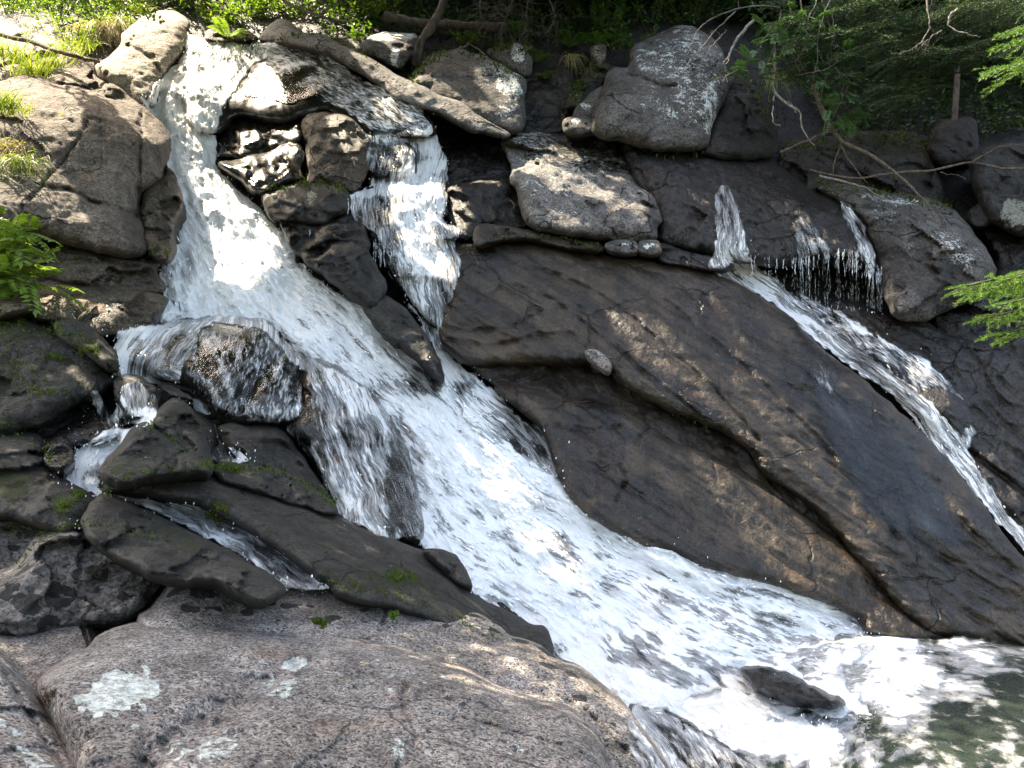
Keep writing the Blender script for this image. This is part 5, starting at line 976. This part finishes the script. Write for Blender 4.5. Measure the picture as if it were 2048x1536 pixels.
for i, (px, py, Y, h, lb) in enumerate([(860,70,13.6,.5,'dim shrub behind the dead stem'),(1000,60,14,.5,'dim shrub at the foot of the stout spruce'),(1120,70,13.9,.7,'dim shrub behind the ferns'),(1200,50,13.6,.7,'dim shrub above the mossy block'),(1290,40,14,.7,'dim shrub behind the lichened boulder'),(1380,30,14,.6,'dim shrub above the lichened boulder'),(1250,75,13.2,.4,'small light leaved shrub left of the lichened boulder'),(1160,20,14.4,.8,'dim shrub high in the shade between the trunks')]):
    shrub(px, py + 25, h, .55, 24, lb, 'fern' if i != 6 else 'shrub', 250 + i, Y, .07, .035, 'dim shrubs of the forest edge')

def fern(px, py, L, n, label, seed, mat='fern', Y=None, lift=0.0, spread=.8, group='ferns', only=None, ang=None):
    r_ = np.random.default_rng(seed); b = at(px, py, lift) if Y is None else unp(px, py, Y); b = np.array(b)
    o = empty('fern', b, label, 'fern', group)
    for i in range(n):
        a = (i / n * 6.28 + r_.normal(0, .3)) if ang is None else math.radians(ang[i % len(ang)]) + r_.normal(0, .1)
        l = L * (.75 + .4 * r_.random()); t = np.linspace(0, 1, 26); h = np.array([math.cos(a), math.sin(a), 0]) if ang is None else np.array([math.cos(a), -.35, 0])
        up = .95 if ang is None else .35 + math.sin(a) * .8
        ax = b + h * (spread * l * t)[:, None] + np.array([0, 0, 1.]) * (l * (up * t - .75 * t ** 2.2))[:, None]
        T = nrm(np.gradient(ax, axis=0)); S = nrm(np.cross(T, np.array([0, 0, 1.]) + h * .2)); N = np.cross(S, T)
        lv = Leaves(); ln = l * .26 * np.sin(np.clip(t * 1.05 + .06, 0, 1) * math.pi) ** .7 * (1.1 - .55 * t) + .004
        for sg in (-1, 1): lv.add(ax[2:], S[2:] * sg + T[2:] * .35 - N[2:] * .1, N[2:] + r_.normal(0, .12, (24, 3)), ln[2:], l * .045, np.clip(r_.normal(.5, .2, 24), 0, 1))
        f = lv.build('frond', LM[mat], o, None, b)
        tw = Tubes(); tw.add(ax, np.linspace(.003, .001, 26), 4); tw.build('stalk', BM['brown'], f, b)
    return o
FERNS = [(1072,125,.42,7,'dark upright fern on top of the brown rounded boulder',None),(1090,158,.30,7,'small light green fern in the notch beside the cleft',None),(1140,95,.5,7,'pale drooping fern above the wet cleft',None),(1195,88,.4,7,'fern left of the upright yellowish stone',None),(1150,178,.25,6,'tiny fern on the mossy angular block',None),
         (1235,85,.4,7,'fern in shade left of the lichened boulder',None),(1030,70,.4,7,'fern under the stout spruce',None)]
for i, (px, py, L, n, lb, Y) in enumerate(FERNS): fern(px, py, L, n, lb, 300 + i, Y=Y, lift=.1)
fern(455, 76, .5, 7, 'bright yellow green fern on the flat rock at the lip of the falls', 320, 'bright', lift=.15, group=None)
fern(786, 1243, .12, 3, 'tiny green fern growing from a crack in the granite ridge', 321, 'shrub', lift=.01, spread=.35, group=None, ang=[80, 95, 60])

def grass(px, py, n, L, label, seed, mat='grass', hang=0.0, w=.25, Y=None, lift=.05, group='grass tufts on the left bank', bw=.006, dirx=.3):
    r_ = np.random.default_rng(seed); b = np.array(at(px, py, lift) if Y is None else unp(px, py, Y))
    V = []; v = []
    for i in range(n):
        p = b + np.array([r_.normal(0, w * .5), r_.normal(0, w * .3), r_.normal(0, w * .12)]); a = r_.random() * 6.28; l = L * (.5 + .7 * r_.random())
        h = np.array([math.cos(a) + dirx, math.sin(a) * .6 - .6 * bool(hang), 0]) * (.35 + .4 * r_.random()); t = np.linspace(0, 1, 6)[:, None]
        q = p + h * l * t + np.array([0, 0, 1.]) * l * ((1 - hang) * t - (.45 + hang * .6) * t ** 2)
        s = nrm(np.cross(h, [0, 0, 1.]) + r_.normal(0, .3, 3)) * bw * (1 - t * .85)
        V.append(np.stack([q - s, q + s], 1).reshape(-1, 3)); v.append(np.full(12, r_.random()))
    k = np.arange(n)[:, None, None] * 12 + np.arange(5)[None, :, None] * 2 + np.array([0, 1, 3, 2])[None, None]
    return tag(mesh('grass_tuft', np.concatenate(V), k.reshape(-1, 4), None, LM[mat], {'v': np.concatenate(v)}, smooth=False), label, 'grass', group)
GR = [(15,225,160,.45,'green grass tuft on the left edge above the cracked boulder','grass',.2),(20,290,120,.4,'straw coloured grass hanging at the left edge','straw',.8),(40,320,130,.4,'pale grass hanging over the face of the cracked boulder','grass',.8),
      (60,150,130,.4,'green grass on top of the cracked boulder','grass',.1),(100,140,140,.42,'lush green grass behind the cracked boulder','grass',.1),(140,105,120,.4,'grass at the foot of the far left pale slab','grass',.3),
      (215,55,260,.75,'long pale grass hanging over the leaning slab','straw',.75),(180,60,180,.6,'bleached grass hanging left of the leaning slab','straw',.7),(245,45,160,.6,'yellow grass draped on the leaning slab','grass',.7),(165,95,120,.35,'short green grass under the hanging straw','grass',.3),(280,25,120,.5,'grass along the top of the leaning slab','grass',.4),(20,120,130,.4,'grass clump at the left edge near the fallen pole','grass',.1)]
for i, (px, py, n, L, lb, m_, hg) in enumerate(GR): grass(px, py, n, L, lb, 400 + i, m_, hg, lift=.12)
grass(1142, 112, 70, .45, 'dry grass hanging beside the pale fern over the cleft', 430, 'straw', .9, .12, lift=.25, group=None)
grass(1545, 150, 80, .5, 'dull grass hanging on the dark mossy flank', 431, 'grass', .9, .2, lift=.25, group=None)

def compound(lv, tw, base, d, L, r_, pairs=6):
    d = nrm(np.array(d, float)); t = np.linspace(0, 1, pairs + 3); ax = np.array(base) + d * (t * L)[:, None] + np.array([0, 0, -1.]) * (.25 * L * t ** 2)[:, None]
    tw.add(ax, .0015, 3); T = nrm(np.gradient(ax, axis=0)); S = nrm(np.cross(T, [0, 0, 1.]) + r_.normal(0, .1, 3)); N = np.cross(S, T); n = pairs + 1
    for sg in (-1, 1): lv.add(ax[2:], S[2:] * sg + T[2:] * .45 - N[2:] * .15, N[2:] + r_.normal(0, .15, (n, 3)), L * (.36 - .1 * np.abs(t[2:] - .5)), L * .13, np.clip(r_.normal(.5, .25, n), 0, 1))
    lv.add(ax[-1:], T[-1:], N[-1:], L * .32, L * .13, .6)
def rowan(paths, label, name, cat, mat, seed, L=.2, nleaf=9, bark='brown', r0=.014, bush=.35):
    r_ = np.random.default_rng(seed); base = np.array(unp(*paths[0][0])); o = empty(name, base, label, cat); tw, lv, st = Tubes(), Leaves(), Tubes()
    for pth in paths:
        ax = wig([unp(*q) for q in pth], 16, .008, r_); st.add(ax, np.linspace(r0, .003, 16), 5)
        for i in range(nleaf):
            p = ax[3 + int(13 * r_.random()) % 13]; d = nrm(np.array([r_.normal(), -.4 + r_.normal() * .6, .1 + .35 * r_.normal()])); e = p + d * bush * r_.random()
            tw.add(np.array([p, (p + e) / 2 + [0, 0, .02], e]), .003, 3)
            for k in range(3): compound(lv, tw, e, d + r_.normal(0, .6, 3), L * (.7 + .5 * r_.random()), r_)
    s = st.build('stem', BM[bark], o, base); tw.build('twigs', BM['brown'], s, base); lv.build('foliage', LM[mat], o, None, base)
rowan([[(1570,-20,10.4),(1590,60,10.3),(1560,120,10.2),(1535,170,10.1)],[(1600,-20,10.3),(1610,60,10.2),(1600,130,10.2)],[(1640,-10,10.4),(1660,80,10.3),(1650,160,10.2),(1640,205,10.1)],[(1660,60,10.3),(1690,150,10.3),(1665,230,10.3)],[(1560,20,10.3),(1540,110,10.2),(1500,165,10.1)],[(1700,150,10.6),(1680,200,10.4),(1655,245,10.3)]],
      'rowan with bluish green feathery leaves hanging left of the spruce boughs', 'rowan_tree', 'tree', 'rowan', 500, .21, 8)
rowan([[(-40,560,7.00),(10,530,6.90),(60,490,6.80)],[(-40,530,7.00),(0,490,6.90),(50,470,6.80)],[(-30,580,7.00),(30,545,6.80),(90,515,6.70)],[(-40,600,7.00),(20,560,6.80),(75,555,6.70)],[(-40,480,7.00),(0,462,6.90),(30,470,6.90)]],
      'bright green leafy plant hanging over the rusty ledge at the left edge', 'leafy_plant', 'plant', 'bright', 501, .25, 11, r0=.006, bush=.2)

def undergrowth():
    r_ = np.random.default_rng(9); n = 60000
    px = -300 + 2700 * r_.random(n); py = -60 + 330 * r_.random(n) ** 1.3
    lim = 60 + 40 * np.sin(px / 130.) * .5 + 200 * sstep(1480, 1700, px) - 60 * sstep(700, 400, px); ok = py < lim
    px, py = px[ok], py[ok]; Y = Dq(px, py); base = Fq(px, py); ok = np.abs(Y - base) < .02; px, py, Y = px[ok], py[ok], Y[ok]; n = len(px)
    P = unp(px, py, Y - .25 * r_.random(n)); lv = Leaves()
    lv.add(P, np.stack([r_.normal(size=n), r_.normal(size=n), .3 + r_.normal(size=n) * .5], 1), r_.normal(0, .5, (n, 3)) + [0, -.4, 1.], .06 + .08 * r_.random(n), .03 + .03 * r_.random(n), r_.random(n) * np.clip(fbm(P * .9, 3, 3) + .6, 0, 1))
    tag(lv.build('undergrowth', LM['floor']), 'low dark undergrowth covering the forest floor above the rocks', 'undergrowth', kind='stuff')
undergrowth()

# ------------------------------------------------------------------ fallen and bare wood
def stick(label, paths, r0=.03, r1=.008, mat='dead', name='fallen_branch', cat='branch', seed=1, group=None, k=26, amp=.006, twigs=0, tl=.3, rs=None):
    r_ = np.random.default_rng(600 + seed); tb = None; root = None
    for i, pth in enumerate(paths):
        pts = [unp(a, b, c if c > 1.5 else Dq([a], [b])[0] - c) for a, b, c in pth]; pts = np.array(pts).reshape(-1, 3)
        ax = wig(pts, k, amp, r_); a0, a1 = (r0, r1) if rs is None else rs[i]
        t = Tubes(); rr = np.linspace(a0, a1, k) * (1 + .12 * r_.normal(size=k)); t.add(ax, rr, 8)
        for q in range(twigs):
            j = int(r_.integers(4, k)); d = nrm(r_.normal(size=3) + np.array([0, -.3, -.3])); l = tl * (.4 + .8 * r_.random()); e = ax[j] + d * l
            tx = wig([ax[j], ax[j] + d * l * .5 + r_.normal(0, .03, 3), e], 7, .012, r_); t.add(tx, np.linspace(min(rr[j] * .6, .007), .0015, 7), 4)
            if r_.random() < .6: e2 = tx[4] + nrm(d + r_.normal(0, .8, 3)) * l * .5; t.add(np.array([tx[4], (tx[4] + e2) / 2, e2]), [.003, .002, .0012], 4)
        if root is None: root = t.build(name, BM[mat]); tag(root, label, cat, group)
        else:
            o = t.build('side_branch', BM[mat], root, None)
    return root
stick('long crooked dead branch leaning over the dark cliff with forked ends', [[(1625,170,10.6),(1640,210,10.5),(1660,250,10.4),(1690,285,10.3),(1740,310,10.2),(1790,350,10.1),(1830,385,10.0),(1855,412,9.95),(1872,440,9.9)],[(1663,255,10.4),(1680,280,10.35),(1670,320,10.3),(1666,368,10.3)],[(1682,290,10.3),(1705,325,10.25),(1735,366,10.2)],[(1790,352,10.1),(1820,370,10.05),(1832,382,10.0)]], .032, .006, 'brown', seed=1, rs=[(.038,.007),(.014,.004),(.013,.004),(.012,.004)])
stick('thin branch lying from the dark cliff to the right edge of the picture', [[(1618,338,10.6),(1700,358,10.5),(1780,345,10.45),(1860,340,10.4),(1940,325,10.4),(2000,335,10.4),(2080,334,10.4)],[(1942,325,10.4),(1985,300,10.35),(2020,293,10.3),(2080,290,10.3)],[(1880,345,10.4),(1915,356,10.35),(1930,360,10.35)]], .02, .010, 'brown', seed=2, rs=[(.018,.014),(.012,.006),(.006,.003)])
stick('weathered dead stick pointing up left on the dark cliff', [[(1562,304,10.7),(1610,285,10.6),(1660,265,10.5),(1722,243,10.5)]], .022, .016, 'spruce', seed=3)
stick('broken pale pole lying under the thin branch', [[(1640,352,10.5),(1690,362,10.45),(1735,375,10.4),(1770,400,10.4)]], .018, .008, 'dead', seed=4)
stick('bleached crooked branch hanging beside the lichened boulder', [[(1545,60,10.3),(1548,130,10.2),(1548,180,10.2),(1575,205,10.15),(1600,220,10.1),(1603,250,10.1),(1620,275,10.1),(1629,291,10.1)],[(1548,182,10.2),(1543,215,10.15),(1545,248,10.1),(1562,253,10.1)],[(1575,205,10.15),(1590,222,10.1),(1594,224,10.1)]], .018, .006, 'dead', seed=5, rs=[(.020,.006),(.011,.004),(.006,.003)])
stick('broken grey branch stub in front of the lichened boulder', [[(1508,40,10.6),(1480,72,10.5),(1465,95,10.45),(1455,115,10.4),(1447,126,10.4)]], .024, .010, 'dead', seed=6, twigs=3)
stick('spray of fine bare twigs arching over the lichened boulder', [[(1560,15,10.6),(1500,15,10.5),(1450,30,10.4),(1400,60,10.3),(1375,100,10.3),(1350,118,10.3)],[(1470,24,10.45),(1430,60,10.35),(1390,110,10.3),(1378,118,10.3)],[(1450,60,10.4),(1420,95,10.3),(1402,125,10.3)],[(1540,60,10.5),(1510,110,10.4),(1460,150,10.3),(1410,160,10.3)]], .010, .003, 'twig', seed=7, twigs=5, tl=.25)
stick('lichen hung bare twigs dangling between rowan and spruce', [[(1640,-10,10.0),(1615,50,9.9),(1610,90,9.9),(1590,125,9.9)],[(1660,0,10.0),(1640,60,9.9),(1640,110,9.9),(1625,160,9.9)],[(1665,20,10),(1668,70,9.9),(1660,100,9.9)],[(1690,110,10),(1640,140,9.9),(1590,150,9.9)]], .008, .002, 'twig', seed=8, twigs=7, tl=.25)
stick('pale twisted twig with a hooked end among the spruce boughs', [[(1915,20,9.4),(1902,30,9.4),(1898,50,9.4),(1915,65,9.35),(1940,70,9.3),(1960,74,9.3)]], .012, .005, 'dead', seed=9, twigs=2, tl=.08)
stick('lichened bare twig drooping in front of the spruce boughs', [[(1850,-10,9.6),(1858,40,9.5),(1855,70,9.5),(1830,95,9.45),(1800,108,9.4)],[(1885,60,9.5),(1850,85,9.45),(1830,95,9.45)]], .010, .003, 'twig', seed=10, twigs=6, tl=.2)
stick('sunlit fallen pole across the top left corner', [[(-60,55,.5),(0,72,.5),(60,85,.55),(110,105,.6),(160,118,.7),(198,124,.6)]], .035, .022, 'brown', 'fallen_pole', 'pole', seed=11, twigs=2, tl=.15)
stick('dead stem leaning over the rim beside the grey chalky boulder', [[(905,-60,12.6),(880,20,12.5),(858,60,12.4),(838,88,12.3),(830,130,12.4)]], .055, .075, 'spruce', 'dead_tree', 'dead tree', seed=12, twigs=5, tl=.5)
stick('fallen log lying in the shade behind the dead stem', [[(770,33,13.2),(840,46,13.1),(920,50,13.1),(1010,52,13.2)]], .085, .075, 'spruce', 'fallen_log', 'log', seed=13, twigs=6, tl=.4)
stick('bleached branching deadwood sticking out above the rim', [[(545,-10,12.7),(600,16,12.6),(650,32,12.5),(692,44,12.4)],[(640,28,12.5),(672,10,12.5),(676,-10,12.5)],[(655,33,12.5),(668,45,12.4),(663,66,12.4)],[(650,30,12.5),(625,38,12.4),(612,46,12.4)],[(620,20,12.6),(600,5,12.6),(596,-10,12.6)]], .028, .008, 'dead', 'dead_branch', seed=14, twigs=6, tl=.3, rs=[(.02,.026),(.010,.005),(.012,.004),(.012,.004),(.012,.004)])
stick('short bent white stick lying on the brown rounded boulder', [[(915,98,.06),(935,90,.08),(938,85,.10),(958,98,.06),(977,116,.03)]], .016, .010, 'dead', seed=15, amp=.003)
stick('thin dead stick bridging the rim and the pale topped boulder', [[(955,243,.06),(980,247,.06),(1000,258,.04),(1016,266,.03)]], .014, .012, 'dead', seed=16, amp=.003)
stick('bundle of bare sticks hanging over the left edge', [[(-60,320,.07),(0,332,.07),(40,350,.07),(80,374,.07)],[(-60,330,.07),(10,350,.07),(40,372,.07),(60,387,.07)],[(-60,395,.07),(10,415,.07),(40,440,.07),(62,450,.07)]], .016, .008, 'dead', seed=17, twigs=2, tl=.2)
stick('twiggy dead lower branches of the stout spruce', [[(1040,-20,13.0),(1010,40,12.9),(1000,80,12.8)],[(1060,-20,13.0),(1050,50,12.9),(1040,90,12.8)],[(960,-10,13),(965,30,12.9),(985,50,12.9)],[(1100,0,13),(1110,40,12.9),(1090,70,12.9)],[(950,20,13),(990,14,12.9),(1000,30,12.9)]], .014, .004, 'twig', 'dead_branch', seed=18, twigs=22, tl=.55)

# ------------------------------------------------------------------ moss cushions and litter
def cushion(label, px, py, rx, ry, n, h, seed, mat='moss', name='moss_cushion', cat='moss', group=None, sz=.012):
    r_ = np.random.default_rng(700 + seed); a = r_.random(n) * 6.28; q = np.sqrt(r_.random(n)); x = px + rx * q * np.cos(a); y = py + ry * q * np.sin(a)
    k_ = fbm(P3(x / 13, y / 13, 0 * x), seed, 3) > .15 + .5 * q - .3; x, y, q = x[k_], y[k_], q[k_]; n = len(x)
    P = unp(x, y, Dq(x, y) + .004); lv = Leaves(); lv.add(P, np.stack([r_.normal(size=n) * .7, -.5 + r_.normal(size=n) * .5, .8 + 0 * q], 1), r_.normal(size=(n, 3)), h * (1.2 - q), sz, r_.random(n))
    tag(lv.build(name, LM[mat]), label, cat, group, 'stuff')
def moss_seams():                                        # moss creeping along the seams between the stones
    r_ = np.random.default_rng(41); X = []; Yp = []
    for ln, w, n in [([(205,985),(300,950),(430,938)],7,420),([(422,935),(560,942),(667,1008)],6,420),([(-10,1045),(90,1062),(150,1055)],9,420),([(110,655),(180,690),(236,745)],7,300),([(-10,645),(60,645),(110,660)],12,500),([(300,850),(360,890),(420,930)],5,240),([(640,1165),(800,1195),(1000,1270)],7,520),
                     ([(820,160),(900,100),(1040,150)],7,420),([(1190,262),(1300,300),(1400,302)],6,320),([(980,92),(1060,95)],8,300),([(1570,300),(1700,270),(1850,280)],10,520),([(1640,372),(1760,385),(1900,412)],7,420),([(60,495),(180,495),(330,515)],7,420),([(540,385),(610,364),(690,378)],6,300),([(0,860),(60,860),(105,925)],8,360),
                     ([(1140,215),(1165,165),(1205,130)],9,360),([(1430,140),(1500,160),(1545,240)],12,420),([(560,80),(640,70),(760,130)],4,160),([(1000,480),(1120,478),(1200,500)],4,160),([(40,1125),(150,1052),(310,1078)],6,260),([(1250,770),(1330,815),(1420,850)],6,260),([(20,720),(90,790),(190,800)],14,420)]:
        L = spline(ln, False, 30); j = r_.integers(0, len(L), n); q = L[j] + r_.normal(0, w, (n, 2)); X.append(q[:, 0]); Yp.append(q[:, 1])
    x = np.concatenate(X); y = np.concatenate(Yp); k_ = fbm(P3(x / 22, y / 22, 0 * x), 77, 3) > -.1; x, y = x[k_], y[k_]; n = len(x)
    D_ = Dq(x, y); P = unp(x, y, D_ + .004); sc_ = D_ / 8; lv = Leaves()
    lv.add(P, np.stack([r_.normal(size=n) * .7, -.5 + r_.normal(size=n) * .5, .8 + 0 * x], 1), r_.normal(size=(n, 3)), (.018 + .03 * r_.random(n)) * sc_, .022 * sc_, r_.random(n) * .7)
    tag(lv.build('moss', LM['moss']), 'moss creeping along the seams between the stones', 'moss', None, 'stuff')
moss_seams()
cushion('bright yellow green moss cushion on the flank of the brown topped stone', 172, 703, 24, 13, 900, .05, 1)
cushion('small moss cushion on the mossy boulder at the left edge', 112, 716, 32, 10, 700, .04, 2)
cushion('green moss patch beside the side stream where the long slab begins', 435, 1032, 30, 26, 1200, .04, 3)
cushion('olive moss cushion on the long dark slab above the granite ridge', 800, 1153, 36, 14, 1300, .03, 4)
cushion('bright moss tuft at the edge of the left dark slab', 158, 990, 14, 12, 500, .03, 5)
cushion('dark green moss patch low on the left dark slab', 126, 1016, 24, 22, 900, .03, 6)
cushion('moss along the edge of the flat slab above the long dark slab', 462, 940, 44, 10, 900, .03, 7)
cushion('brown fallen needles gathered in the hollow beside the front boulder', 100, 1398, 32, 26, 900, .03, 8, 'needle_litter', 'needle_litter', 'litter', None, .004)
cushion('thin trail of fallen needles in the gully of the front boulder', 165, 1480, 40, 40, 260, .03, 9, 'needle_litter', 'needle_litter', 'litter', None, .004)
cushion('small rusty moss tuft on the granite ridge', 641, 1246, 20, 14, 700, .03, 10)
